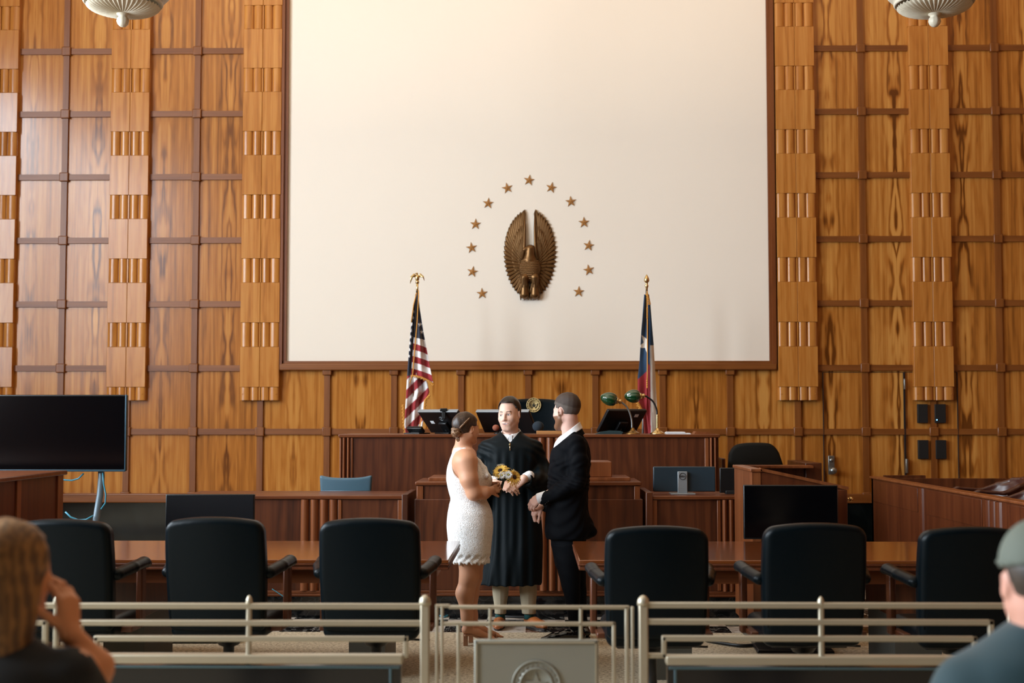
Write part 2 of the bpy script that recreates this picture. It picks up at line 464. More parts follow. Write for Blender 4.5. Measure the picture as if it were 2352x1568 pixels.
# --- side and rear walls; tall windows on the left
M['sidew'] = wood('side_wall_wood', srgb(90, 52, 26), srgb(138, 88, 46), srgb(164, 112, 64), rough=.4, figure=.4)
b = MB(); b.box(XR, XR + .2, YB, YW, 0, ZC); b.obj('wall_right', 'sidew', kind='structure')
b = MB(); b.box(XL - .2, XR + .2, YB - .2, YB, 0, ZC); b.obj('wall_front', mat('rear_wall', srgb(52, 38, 28), .8), kind='structure')
WIN = [(.6, 3.0), (4.4, 6.8), (8.2, 10.6)]
WZ0, WZ1 = 2.0, 6.8
b = MB(); ys = YB
for a, c in WIN:
    b.box(XL - .3, XL, ys, a, 0, ZC); b.box(XL - .3, XL, a, c, 0, WZ0); b.box(XL - .3, XL, a, c, WZ1, ZC); ys = c
b.box(XL - .3, XL, ys, YW, 0, ZC); b.obj('wall_left', 'sidew', kind='structure')
for i, (a, c) in enumerate(WIN):
    b = MB(); x = XL - .15
    for t in (0, 1 / 3, 2 / 3, 1):
        y = a + (c - a) * t; b.box(x - .03, x + .03, max(a, y - .025), min(c, y + .025), WZ0, WZ1)
    for q in range(7):
        z = WZ0 + (WZ1 - WZ0) * q / 6; b.box(x - .025, x + .025, a, c, z - .025, z + .025)
    b.obj('window_%d' % (i + 1), 'curtain', kind='structure')
    la = bpy.data.lights.new('daylight', 'AREA'); la.shape = 'RECTANGLE'; la.size = c - a; la.size_y = WZ1 - WZ0
    la.energy = DAY * ((c - a) / 2.4); la.color = (.80, .91, 1.0)
    lo = bpy.data.objects.new('daylight', la); COL.objects.link(lo); lo.location = (XL - .32, (a + c) / 2, (WZ0 + WZ1) / 2)
    lo.rotation_euler = (0, -PI / 2, 0); lo.rotation_euler = Matrix(((0, 0, -1), (1, 0, 0), (0, -1, 0))).transposed().to_euler() if False else Vector((1, 0, -.12)).to_track_quat('-Z', 'Y').to_euler()
w = bpy.data.worlds.new('sky'); scene.world = w; w.use_nodes = True
w.node_tree.nodes['Background'].inputs[0].default_value = (.75, .87, 1, 1); w.node_tree.nodes['Background'].inputs[1].default_value = .6

# --- doors in the panelling at the right (flush leaves, their joints and hardware)
M['joint'] = mat('door_joint', srgb(30, 14, 6), .8)
def doorleaf(i, xa, xb):
    b = MB(); z1 = PZ(855, YW)
    for x in (xa, xb): b.box(x - .0028, x + .0028, YW - .030, YW - .0, .02, z1)
    b.box(xa, xb, YW - .003, YW, z1 - .003, z1 + .003)
    return b.obj('door_%d' % i, 'joint', kind='structure')
d1 = doorleaf(1, PX(1890.5, YW), PX(2076, YW)); d2 = doorleaf(2, PX(2078, YW), PX(2199, YW))
b = MB(); x, z = PX(1906, YW), PZ(1067, YW)
b.box(x - .034, x + .034, YW - .055, YW - .03, z - .105, z + .105, .004)
b.obj('door_plate', 'steel', d1)
b = MB(); b.lathe([(.02, 0), (.016, .03), (.036, .045), (.04, .06), (.03, .075), (.001, .08)], Matrix.Translation((x + .01, YW - .055, z - .06)) @ Matrix.Rotation(PI / 2, 4, 'X'), 20)
b.lathe([(.022, 0), (.02, .012), (.001, .014)], Matrix.Translation((x, YW - .055, z + .055)) @ Matrix.Rotation(PI / 2, 4, 'X'), 16)
b.obj('door_knob', 'steel', d1)
b = MB(); x = PX(2078, YW); b.box(x - .012, x + .012, YW - .07, YW - .03, z - .09, z + .07, .004); b.obj('door_plate', 'steel', d2)
b = MB(); x = PX(2077, YW); zz = PZ(882, YW); b.box(x - .01, x + .01, YW - .05, YW - .03, zz - .06, zz + .06, .004); b.obj('door_hinge', 'steel', d2)
# ================================================================ distance-field sculpting (smooth unions -> one continuous surface)
def rotm(rx=0, ry=0, rz=0): return np.array(Euler((rx, ry, rz)).to_matrix(), dtype=np.float32)
class SDF:
    def __init__(s, lo, hi, h, fine=((), (), ())):
        s.ax = []
        for i in range(3):       # each axis may have finely sampled stretches (a, b, step)
            v = float(lo[i]); out = [v]
            while v < hi[i]:
                st = h
                for a, b, f in fine[i]:
                    if a <= v < b: st = min(st, f)
                    elif v < a < v + st: st = max(a - v, f * .5)
                v += st; out.append(v)
            s.ax.append(np.array(out, np.float32))
        s.n = np.array([len(a) for a in s.ax])
        s.D = np.full(s.n, .2, np.float32); s.C = np.zeros(s.n, np.uint8)
    def _reg(s, a, b, m):
        lo, hi = np.minimum(a, b) - m, np.maximum(a, b) + m
        i0 = np.array([max(0, np.searchsorted(s.ax[i], lo[i]) - 1) for i in range(3)])
        i1 = np.array([min(s.n[i], np.searchsorted(s.ax[i], hi[i]) + 1) for i in range(3)])
        sl = tuple(slice(i0[i], i1[i]) for i in range(3))
        if any(i1[i] <= i0[i] for i in range(3)): return None, None
        X, Y, Z = np.meshgrid(s.ax[0][sl[0]], s.ax[1][sl[1]], s.ax[2][sl[2]], indexing='ij')
        return sl, (X, Y, Z)
    def put(s, d, sl, k=0, c=None, op='u'):
        A = s.D[sl]
        if op == 'u':
            if c is not None: s.C[sl] = np.where(d < A, c, s.C[sl])
            if k > 0:
                hh = np.maximum(k - np.abs(A - d), 0) / k; s.D[sl] = np.minimum(A, d) - hh * hh * k * .25
            else: s.D[sl] = np.minimum(A, d)
        else:
            d = -d
            if c is not None: s.C[sl] = np.where(d > A - .001, c, s.C[sl])
            if k > 0:
                hh = np.maximum(k - np.abs(A - d), 0) / k; s.D[sl] = np.maximum(A, d) + hh * hh * k * .25
            else: s.D[sl] = np.maximum(A, d)
    def cone(s, a, b, ra, rb=None, k=.02, c=None, op='u', flat=None):
        rb = ra if rb is None else rb
        a = np.array(a, np.float32); b = np.array(b, np.float32); r = max(ra, rb)
        sl, q = s._reg(a, b, r + k + .02)
        if sl is None: return s
        ba = b - a; L = float(ba @ ba) + 1e-12
        px, py, pz = q[0] - a[0], q[1] - a[1], q[2] - a[2]
        t = np.clip((px * ba[0] + py * ba[1] + pz * ba[2]) / L, 0, 1)
        dx, dy, dz_ = px - t * ba[0], py - t * ba[1], pz - t * ba[2]
        if flat is not None:      # (direction, factor): squash the section along a direction
            n, f = np.array(flat[0], np.float32), flat[1]; n = n / np.linalg.norm(n)
            w = dx * n[0] + dy * n[1] + dz_ * n[2]; e = w * (1 / f - 1)
            dx, dy, dz_ = dx + e * n[0], dy + e * n[1], dz_ + e * n[2]
            d = (np.sqrt(dx * dx + dy * dy + dz_ * dz_) - (ra + (rb - ra) * t)) * min(1, f * 1.2)
        else: d = np.sqrt(dx * dx + dy * dy + dz_ * dz_) - (ra + (rb - ra) * t)
        s.put(d, sl, k, c, op); return s
    def chain(s, pts, rs, k=.02, c=None, **kw):
        for i in range(len(pts) - 1): s.cone(pts[i], pts[i + 1], rs[i], rs[i + 1], k, c, **kw)
        return s
    def ell(s, cen, r, R=None, k=.02, c=None, op='u'):
        cen = np.array(cen, np.float32); r = np.array(r, np.float32); m = float(r.max())
        sl, q = s._reg(cen, cen, m + k + .02)
        if sl is None: return s
        p = [q[i] - cen[i] for i in range(3)]
        if R is not None:
            p = [R[0][i] * p[0] + R[1][i] * p[1] + R[2][i] * p[2] for i in range(3)]
        k0 = np.sqrt((p[0] / r[0]) ** 2 + (p[1] / r[1]) ** 2 + (p[2] / r[2]) ** 2)
        k1 = np.sqrt((p[0] / r[0] ** 2) ** 2 + (p[1] / r[1] ** 2) ** 2 + (p[2] / r[2] ** 2) ** 2) + 1e-6
        s.put(k0 * (k0 - 1) / k1, sl, k, c, op); return s
    def box(s, cen, hf, rd=.01, R=None, k=0, c=None, op='u'):
        cen = np.array(cen, np.float32); hf = np.array(hf, np.float32); m = float(np.linalg.norm(hf))
        ext = hf if R is None else np.abs(R) @ hf
        sl, q = s._reg(cen - ext, cen + ext, k + .03)
        if sl is None: return s
        p = [q[i] - cen[i] for i in range(3)]
        if R is not None: p = [R[0][i] * p[0] + R[1][i] * p[1] + R[2][i] * p[2] for i in range(3)]
        g = [np.abs(p[i]) - hf[i] + rd for i in range(3)]
        d = np.sqrt(sum(np.maximum(x, 0) ** 2 for x in g)) + np.minimum(np.maximum(g[0], np.maximum(g[1], g[2])), 0) - rd
        s.put(d, sl, k, c, op); return s
    def loft(s, rings, k=.02, c=None, fold=None, e=2.0, rot=0, zlo=None, op='u', rnd_=0):
        """rings (z, cx, cy, rx, ry) from low to high; fold(theta, z) scales the radius"""
        r = np.array(rings, np.float32); m = float(r[:, 3:5].max())
        a = np.array([r[:, 1].min() - m, r[:, 2].min() - m, r[0, 0]]); b = np.array([r[:, 1].max() + m, r[:, 2].max() + m, r[-1, 0]])
        sl, q = s._reg(a, b, k + .03 + .03)
        if sl is None: return s
        z = q[2]; zc = np.clip(z[0, 0, :], r[0, 0], r[-1, 0])
        def ip(i):
            # smooth (cosine-free Catmull) interpolation down the rings
            return cubic(r[:, 0], r[:, i], zc)[None, None, :]
        cx, cy, rx, ry = ip(1), ip(2), ip(3), ip(4)
        X, Y = q[0] - cx, q[1] - cy
        if rot: cc, ss = math.cos(rot), math.sin(rot); X, Y = cc * X + ss * Y, -ss * X + cc * Y
        U, V = np.abs(X) / rx, np.abs(Y) / ry
        g = (U ** e + V ** e) ** (1 / e)
        if fold is not None: g = g / fold(np.arctan2(Y / ry, X / rx), z)
        # distance estimate
        rad = np.sqrt(X * X + Y * Y) + 1e-5
        d = (g - 1) * np.minimum(rad / np.maximum(g, 1e-3), np.maximum(rx, ry)) * .8
        lowz = r[0, 0] if zlo is None else zlo(np.arctan2(Y, X))
        dzv = np.maximum(lowz - z, z - r[-1, 0])
        d = np.maximum(d, dzv) if not rnd_ else np.sqrt(np.maximum(d + rnd_, 0) ** 2 + np.maximum(dzv + rnd_, 0) ** 2) + np.minimum(np.maximum(d + rnd_, dzv + rnd_), 0) - rnd_
        s.put(d.astype(np.float32), sl, k, c, op); return s
    def paint(s, f, a, b, c):
        sl, q = s._reg(np.array(a, np.float32), np.array(b, np.float32), .0)
        if sl is not None: s.C[sl] = np.where(f(*q), c, s.C[sl])
        return s
    def custom(s, f, a, b, k=0, c=None, op='u'):
        sl, q = s._reg(np.array(a, np.float32), np.array(b, np.float32), k + .01)
        if sl is None: return s
        s.put(f(*q).astype(np.float32), sl, k, c, op); return s
    def disp(s, f, a, b):
        sl, q = s._reg(np.array(a, np.float32), np.array(b, np.float32), 0)
        if sl is not None: s.D[sl] = s.D[sl] + f(*q).astype(np.float32)
        return s
    def mesh(s, name, m, parent=None, pal=None, smooth=1, post=None):
        D = s.D; D[0] = D[-1] = .1; D[:, 0] = D[:, -1] = .1; D[:, :, 0] = D[:, :, -1] = .1
        S = D < 0; i8 = S.astype(np.uint8); cs = 0
        for dx in (0, 1):
            for dy in (0, 1):
                for dz_ in (0, 1):
                    cs = cs + i8[dx:S.shape[0] - 1 + dx, dy:S.shape[1] - 1 + dy, dz_:S.shape[2] - 1 + dz_]
        mix = (cs > 0) & (cs < 8); idx = np.argwhere(mix)
        vid = np.full(mix.shape, -1, np.int32); vid[mix] = np.arange(len(idx))
        cor = [(a, b_, c_) for a in (0, 1) for b_ in (0, 1) for c_ in (0, 1)]
        val = np.stack([D[idx[:, 0] + a, idx[:, 1] + b_, idx[:, 2] + c_] for a, b_, c_ in cor], 1)
        pos = np.zeros((len(idx), 3), np.float32); cnt = np.zeros(len(idx), np.float32)
        for i in range(8):
            for j in range(i + 1, 8):
                A, B = np.array(cor[i]), np.array(cor[j])
                if np.abs(A - B).sum() != 1: continue
                va, vb = val[:, i], val[:, j]; mk = (va < 0) != (vb < 0)
                t = np.where(mk, va / np.where(mk, va - vb, 1), 0)[:, None]
                pos += np.where(mk[:, None], A + (B - A) * t, 0); cnt += mk
        pos = pos / cnt[:, None]
        V = np.stack([s.ax[i][idx[:, i]] * (1 - pos[:, i]) + s.ax[i][idx[:, i] + 1] * pos[:, i] for i in range(3)], 1)
        F = []
        for ax in range(3):
            sA = [slice(None)] * 3; sB = [slice(None)] * 3; sA[ax] = slice(0, -1); sB[ax] = slice(1, None)
            e = S[tuple(sA)] != S[tuple(sB)]; ii = np.argwhere(e)
            o1, o2 = [(1, 2), (2, 0), (0, 1)][ax]
            ok = (ii[:, o1] > 0) & (ii[:, o2] > 0) & (ii[:, o1] < S.shape[o1] - 1) & (ii[:, o2] < S.shape[o2] - 1); ii = ii[ok]
            def cell(d1, d2):
                j = ii.copy(); j[:, o1] -= d1; j[:, o2] -= d2; return vid[j[:, 0], j[:, 1], j[:, 2]]
            q = np.stack([cell(1, 1), cell(0, 1), cell(0, 0), cell(1, 0)], 1)
            ins = S[ii[:, 0], ii[:, 1], ii[:, 2]]
            q = np.where(ins[:, None], q, q[:, ::-1]); F.append(q)
        F = np.concatenate(F)
        F = F[(F >= 0).all(1)]
        # light Laplacian pass removes voxel stepping
        for _ in range(smooth):
            acc = np.zeros_like(V); n = np.zeros(len(V), np.float32)
            for a, b_ in ((0, 1), (1, 2), (2, 3), (3, 0)):
                np.add.at(acc, F[:, a], V[F[:, b_]]); np.add.at(n, F[:, a], 1)
                np.add.at(acc, F[:, b_], V[F[:, a]]); np.add.at(n, F[:, b_], 1)
            V = V * .5 + .5 * acc / np.maximum(n, 1)[:, None]
        if post is not None: V = post(V)
        me = bpy.data.meshes.new(name); nv, nf = len(V), len(F)
        me.vertices.add(nv); me.vertices.foreach_set('co', V.astype(np.float32).ravel())
        me.loops.add(nf * 4); me.loops.foreach_set('vertex_index', F.astype(np.int32).ravel())
        me.polygons.add(nf); me.polygons.foreach_set('loop_start', np.arange(nf, dtype=np.int32) * 4)
        me.polygons.foreach_set('use_smooth', np.ones(nf, bool))
        me.update(); me.validate()
        if pal is not None:
            ci = s.C[idx[:, 0] + (pos[:, 0] > .5), idx[:, 1] + (pos[:, 1] > .5), idx[:, 2] + (pos[:, 2] > .5)]
            P4 = np.array(pal, np.float32)[ci]
            for _ in range(2):
                acc = np.zeros_like(P4); n = np.zeros(len(P4), np.float32)
                for a, b_ in ((0, 1), (1, 2), (2, 3), (3, 0)):
                    np.add.at(acc, F[:, a], P4[F[:, b_]]); np.add.at(n, F[:, a], 1)
                    np.add.at(acc, F[:, b_], P4[F[:, a]]); np.add.at(n, F[:, b_], 1)
                P4 = P4 * .5 + .5 * acc / np.maximum(n, 1)[:, None]
            at = me.color_attributes.new('Col', 'FLOAT_COLOR', 'POINT'); at.data.foreach_set('color', P4.ravel())
        me.materials.append(M[m] if isinstance(m, str) else m)
        return link(name, me, parent)
def cubic(xs, ys, x):
    """monotone-ish Catmull-Rom through samples"""
    xs = np.asarray(xs, np.float64); ys = np.asarray(ys, np.float64)
    i = np.clip(np.searchsorted(xs, x) - 1, 0, len(xs) - 2)
    d = np.diff(ys) / np.diff(xs)
    mm = np.empty(len(xs)); mm[0] = d[0]; mm[-1] = d[-1]
    if len(xs) > 2: mm[1:-1] = np.where(d[:-1] * d[1:] > 0, 2 * d[:-1] * d[1:] / (d[:-1] + d[1:] + 1e-12), 0)
    hh = xs[i + 1] - xs[i]; t = (x - xs[i]) / hh
    return ((2 * t ** 3 - 3 * t ** 2 + 1) * ys[i] + (t ** 3 - 2 * t ** 2 + t) * hh * mm[i] + (-2 * t ** 3 + 3 * t ** 2) * ys[i + 1] + (t ** 3 - t ** 2) * hh * mm[i + 1]).astype(np.float32)
def vcol(name, rough=.5, sss=0, sheen=0, spec=.5, bump=0, bscale=300, coat=0, stretch=None, mixv=0):
    """material that reads the mesh's own colour attribute"""
    m = mat(name, (1, 1, 1, 1), rough, spec=spec, bump=bump, bscale=bscale, sss=sss, sheen=sheen, coat=coat)
    nt = m.node_tree; a = nt.nodes.new('ShaderNodeAttribute'); a.attribute_name = 'Col'
    nt.links.new(a.outputs['Color'], nt.nodes['Principled BSDF'].inputs['Base Color']); return m
# ================================================================ furniture
def staves(b, x0, x1, y, z0, z1, n, depth=.03, gap=.012, bead=True):
    """a row of convex vertical staves facing the room"""
    w = (x1 - x0) / n
    for i in range(n):
        a, c = x0 + i * w + gap / 2, x0 + (i + 1) * w - gap / 2
        pts = [(a + (c - a) * t / 10, y - depth * math.sin(PI * t / 10) ** .6 if 0 < t < 10 else y) for t in range(11)] + [(c, y + .02), (a, y + .02)]
        b.prism(pts, lambda p, q: (p[0], p[1], z1 if q else z0))
    return b
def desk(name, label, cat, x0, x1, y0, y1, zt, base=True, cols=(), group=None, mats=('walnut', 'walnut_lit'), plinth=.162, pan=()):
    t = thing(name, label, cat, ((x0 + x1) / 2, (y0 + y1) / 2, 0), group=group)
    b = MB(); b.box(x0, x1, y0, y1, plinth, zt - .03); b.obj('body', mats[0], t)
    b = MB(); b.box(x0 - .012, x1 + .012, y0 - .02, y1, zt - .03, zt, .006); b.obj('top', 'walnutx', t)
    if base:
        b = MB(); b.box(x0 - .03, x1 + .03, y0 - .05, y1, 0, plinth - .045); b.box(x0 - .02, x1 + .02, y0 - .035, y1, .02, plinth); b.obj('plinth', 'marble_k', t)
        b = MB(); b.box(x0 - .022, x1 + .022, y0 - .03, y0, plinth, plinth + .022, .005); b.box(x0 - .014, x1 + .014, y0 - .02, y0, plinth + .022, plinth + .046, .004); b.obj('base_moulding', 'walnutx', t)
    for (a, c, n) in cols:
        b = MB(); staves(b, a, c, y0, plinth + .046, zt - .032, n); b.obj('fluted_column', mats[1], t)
    for (a, c) in pan:
        b = MB(); b.box(a, c, y0 - .012, y0, plinth + .05, zt - .034, .004); b.obj('stile', mats[1], t)
    return t
# --- judge's bench
YJ = 12.6; zj = PZ(997, YJ)
a, c = PX(781, YJ), PX(1650, YJ)
jb = desk('judge_bench', 'long high walnut judge bench below the bronze eagle, fluted at its ends', 'bench', a, c, YJ, YJ + .85, zj, base=False,
          cols=[(PX(786, YJ), PX(806, YJ), 2), (PX(1628, YJ), PX(1646, YJ), 2), (PX(1234, YJ), PX(1292, YJ), 3)], plinth=.0,
          pan=[(a, PX(785, YJ)), (PX(806, YJ), PX(811, YJ)), (PX(1618, YJ), PX(1627, YJ)), (PX(1292, YJ), PX(1300, YJ))])
b = MB(); b.box(a, c, YJ + .86, YW - .08, 0, .42); b.obj('floor', 'walnutx', kind='structure')
for e_ in (a, c - .05): MB().box(e_, e_ + .05, YJ + .85, YJ + .95, .42, zj - .01, .01).obj('side_panel', 'walnut', jb)
# --- clerk's box in the middle
YC = 11.2
a, c = PX(958, YC), PX(1469, YC); zc = PZ(1106, YC)
cb = desk('clerk_desk', 'walnut clerk desk with stepped top and fluted centre standing in front of the judge bench', 'desk', a, c, YC, YC + .75, zc,
          cols=[(PX(1238, YC), PX(1296, YC), 3)], pan=[(a, PX(973, YC)), (PX(1456, YC), c), (PX(1296, YC), PX(1304, YC)), (PX(1230, YC), PX(1237, YC))])
z1 = PZ(1146, YC)
b = MB(); b.box(PX(953, YC), PX(1475, YC), YC - .018, YC + .3, .208, z1, .005); b.obj('lower_body', 'walnut', cb)
b = MB(); b.box(PX(982, YC), PX(1450, YC), YC + .12, YC + .7, zc, PZ(1098, YC), .004); b.box(PX(1045, YC), PX(1408, YC), YC + .2, YC + .7, PZ(1098, YC), PZ(1062, YC), .006); b.obj('raised_ledge', 'walnut_lit', cb)
b = MB(); staves(b, PX(1238, YC), PX(1296, YC), YC - .018, .208, z1, 3); b.obj('fluted_column', 'walnut_lit', cb)
# --- desk at the left with its fluted band
YD = 11.15; zd = PZ(1138, YD)
a, c = PX(420, YD), PX(930, YD)
ld = desk('reporter_desk', 'low walnut desk with fluted band left of the bride, blue chair behind it', 'desk', a, c, YD, YD + .7, zd,
          cols=[(PX(691, YD), PX(778, YD), 4)], pan=[(PX(778, YD), PX(786, YD)), (PX(915, YD), c)])
b = MB(); b.box(c - .02, c + .03, YD - .03, YD + .75, .16, zd + .012, .006); b.obj('side_panel', 'walnut', ld)
# --- desk at the right
a, c = PX(1492, YD), PX(1700, YD)
rd = desk('clerk_side_desk', 'low dark walnut desk right of the groom carrying two monitors', 'desk', a, c, YD, YD + .7, zd,
          cols=[(PX(1655, YD), PX(1684, YD), 2)], pan=[(a, PX(1508, YD)), (PX(1645, YD), PX(1653, YD))])
b = MB(); b.box(a - .035, a + .02, YD - .03, YD + .75, .16, zd + .03, .006); b.obj('side_panel', 'walnut', rd)
# --- witness box wing between that desk and the right table
XW = 1.553; yb_, yf_ = 10.6, 9.74
ww = thing('witness_box_wing', 'reddish wood wall with sloping top behind the black display at the right table', 'partition', (XW + .3, yf_ + .1, 0))
b = MB(); b.box(XW, XW + .06, yf_, yb_, .115, 1.225); b.obj('side_panel', 'walnut_lit', ww)
xe = PX(1943, yf_); ze = PZ(1124, yf_); zs = PZ(1081, yf_)
b = MB(); b.prism([(XW + .06, .115), (xe, .115), (xe, ze), (XW + .06, zs)], lambda p, q: (p[0], yf_ + .004 + q * .055, p[1])); b.obj('front_panel', 'mahog', ww)
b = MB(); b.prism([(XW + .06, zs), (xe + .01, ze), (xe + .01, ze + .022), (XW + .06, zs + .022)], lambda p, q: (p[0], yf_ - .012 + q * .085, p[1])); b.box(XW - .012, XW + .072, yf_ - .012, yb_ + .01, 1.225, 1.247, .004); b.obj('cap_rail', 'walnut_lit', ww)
b = MB(); b.box(xe - .07, xe, yf_ - .012, yf_ + .07, .115, ze, .004); b.obj('end_post', 'mahog', ww)
b = MB(); b.box(XW + .02, xe - .02, yf_ + .005, yf_ + .07, 0, .115); b.box(XW + .01, XW + .06, yf_ + .01, yb_ - .27, 0, .115); b.obj('plinth', 'grayp', ww)
b = MB(); x = PX(1949, yf_); z = PZ(1146, yf_)
b.tube([(xe - .002, yf_ + .03, z), (x + .012, yf_ + .03, z)], .011, 10); b.ball((x + .016, yf_ + .03, z), .017, 12); b.obj('latch_knob', 'brass', ww)
# --- witness stand further back
YS = 13.5
ws = thing('witness_stand', 'dark wooden witness stand with slanted shelf at the back right, empty black chair inside', 'stand', (PX(1770, YS), YS + .3, 0))
b = MB(); b.box(PX(1700, YS), PX(1882, YS), YS, YS + .05, 0, PZ(1072, YS)); b.obj('front_panel', 'walnut', ws)
MB().box(PX(1846, YS), PX(1884, YS), YS - .05, YS + .9, 0, PZ(1062, YS), .008).obj('side_panel', 'walnut', ws)
MB().box(PX(1656, YS), PX(1664, YS), YS - .05, YS + .9, 0, PZ(1052, YS), .008).obj('side_panel', 'walnut', ws)
b = MB(); b.box(PX(1690, YS), PX(1857, YS), YS - .22, YS + .06, PZ(1073, YS), PZ(1067, YS), .004); b.obj('shelf', 'walnut_lit', ws)
b = MB(); b.box(PX(1666, YS), PX(1844, YS), YS + .06, YS + 1.2, 0, .4); b.obj('floor', 'walnut', kind='structure')
# --- jury box
XJ = 3.35; JY0, JY1 = 6.2, PX(1995, 1) and XJ * FPX / 770
zt = 1.034
jx = thing('jury_box', 'reddish wood jury box wall running toward the back panelling at the far right', 'jury box', (XJ + .5, 10, 0))
b = MB(); b.box(XJ, XJ + .07, JY0, JY1, .12, zt - .02); b.obj('side_wall', 'mahog', jx)
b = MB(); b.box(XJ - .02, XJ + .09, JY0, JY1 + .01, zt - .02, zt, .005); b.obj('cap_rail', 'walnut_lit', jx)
b = MB(); b.box(XJ + .01, XJ + .06, JY0, JY1, 0, .12); b.obj('plinth', 'grayp', jx)
def yat(px): return XJ * FPX / (px - 1225)
def sidestave(b, ya, yb2, n, z0, z1):
    w = (yb2 - ya) / n
    for i in range(n):
        p0, p1 = ya + i * w + .006, ya + (i + 1) * w - .006
        pts = [(XJ - .026 * math.sin(PI * t / 8) ** .6 if 0 < t < 8 else XJ, p0 + (p1 - p0) * t / 8) for t in range(9)] + [(XJ + .01, p1), (XJ + .01, p0)]
        b.prism(pts, lambda p, q: (p[0], p[1], z1 if q else z0))
for (pa, pb, n) in ((2114, 2103, 1), (2290, 2252, 3)):
    b = MB(); sidestave(b, yat(pa), yat(pb), n, .13, zt - .03); b.obj('fluted_column', 'mahog', jx)
for (pa, pb) in ((2100, 2000), (2245, 2120), (2352, 2302)):
    b = MB(); b.box(XJ - .006, XJ, yat(pa), yat(pb), .79, zt - .035, .003); b.obj('upper_panel', 'mahog', jx)
b = MB(); b.box(XJ, XJ + 2.5, JY1 - .06, JY1, .1, zt - .02); b.obj('end_wall', 'walnut', jx)
b = MB(); b.box(PX(2030, 14.2), PX(2124, 14.2), 14.2, 14.26, .1, PZ(1091, 14.2)); b.obj('rear_panel', 'walnut', jx)
b = MB(); b.box(XJ + .09, XR - .4, JY0 + .5, JY1 - .1, 0, .3); b.obj('floor', 'walnutx', kind='structure')
# --- podium at the left
pd = thing('podium', 'tall reddish brown wooden podium at the left edge in front of the wide black screen', 'podium', (-4.0, 8.8, 0))
xp = -3.35; zp = 1.232
b = MB(); b.box(-5.2, xp - .02, 7.2, 9.73, 0, zp - .03); b.obj('body', 'mahog', pd)
b = MB(); b.box(-5.22, xp + .01, 7.15, 9.76, zp - .03, zp, .006); b.obj('top', M['walnutx'], pd)
for ya, yb2 in ((9.62, 9.73), (8.86, 8.93), (8.5, 8.56)):
    b = MB(); b.box(xp - .03, xp - .008, ya, yb2, .0, zp - .03, .003); b.obj('stile', 'walnut_lit', pd)

# --- displays
def display(name, label, w, h, loc, yaw=0, th=.04, m='screen_m', pole=None, face=-1, cat='monitor'):
    t = thing(name, label, cat, (loc[0], loc[1], 0) if pole is not None else loc, yaw)
    z = loc[2] if pole is not None else 0
    b = MB(); b.box(-w / 2, w / 2, -th / 2, th / 2, z, z + h, .006); b.obj('housing', 'black', t) if False else None
    o = b.obj('housing', 'black', None); o.parent = t
    b = MB(); y = face * (th / 2 + .001); b.box(-w / 2 + .008, w / 2 - .008, y - .002, y + .001, z + .012, z + h - .008); o = b.obj('display', m, None); o.parent = t
    if pole is not None:
        b = MB(); b.tube([(0, th, z + h * .5), (0, th, z + h * .3), (0, th, .03)], .02, 12); o = b.obj('pole', 'steel', None); o.parent = t
        b = MB(); b.box(-.26, .26, -.2, .10, 0, .03, .01); o = b.obj('base', 'black', None); o.parent = t
    return t
def pxw(a_, c_, Y): return PX(c_, Y) - PX(a_, Y)
Y = 10.0; display('display_monitor', 'blank black display standing behind the left table before the reporter desk', pxw(385, 587, Y), PZ(1135, Y) - PZ(1250, Y), (PX(486, Y), Y, PZ(1250, Y)), .02, pole=1)
Y = 9.6; display('display_monitor', 'blank black display standing behind the right table against the sloping wall', pxw(1706, 1920, Y), PZ(1113, Y) - PZ(1237, Y), (PX(1813, Y), Y, PZ(1237, Y)), -.05, m='screen', pole=1)
# wide screen on a curved stand at the left
Y = 10.6
tv = thing('television', 'large black flat screen on a curved grey stand at the left edge', 'television', (PX(110, Y), Y, 0))
xa, xb, za, zb = PX(-95, Y), PX(292, Y), PZ(1082, Y), PZ(906, Y)
b = MB(); b.box(xa, xb, Y - .02, Y + .03, za, zb, .008); b.obj('housing', M['black'], tv)
b = MB(); b.box(xa + .01, xb - .012, Y - .024, Y - .019, za + .016, zb - .01); b.obj('display', 'screen', tv)
M['teal_trim'] = mat('screen_edge', srgb(52, 78, 92), .35, metal=.5)
b = MB(); b.box(xa, xb, Y - .026, Y - .016, za - .004, za + .012, .003); b.box(xb - .01, xb + .002, Y - .026, Y - .016, za, zb, .003); b.obj('bezel', 'teal_trim', tv)
def q3(px, py, Y): v = P(px, py, Y); return (v.x, v.y, v.z)
M['pole_grey'] = mat('stand_grey', srgb(120, 136, 146), .4, metal=.4)
b = MB(); b.tube([q3(232, 1060, Y + .06), q3(233, 1095, Y + .06), q3(230, 1135, Y + .06), q3(224, 1170, Y + .05), q3(219, 1205, Y + .03), q3(212, 1300, Y), (PX(212, Y), Y, .06)], [.026] * 7, 12); b.obj('pole', 'pole_grey', tv)
b = MB(); b.box(PX(212, Y) - .4, PX(212, Y) + .4, Y - .25, Y + .25, 0, .05, .01); b.obj('base', 'black', tv)
tag(MB().tube([q3(192, 1087, Y), q3(180, 1099, Y), q3(165, 1103, Y), q3(150, 1102, Y), q3(120, 1098, Y)], .006, 6).obj('cable', M['cable_b'], None), 'pale blue cable looping out below the wide black screen', 'cable')
tag(MB().tube([q3(236, 1085, Y), q3(238, 1110, Y), q3(243, 1135, Y), q3(242, 1155, Y), q3(232, 1169, Y)], .006, 6).obj('cable', M['cable_b'], None), 'pale blue cable hanging right of the curved screen stand', 'cable')
tag(MB().tube([q3(150, 1175, Y), q3(162, 1187, Y), q3(180, 1194, Y), q3(198, 1193, Y), q3(214, 1184, Y)], .007, 6).obj('cable', M['cable_b'], None), 'bright blue cable sagging between podium and screen stand', 'cable')

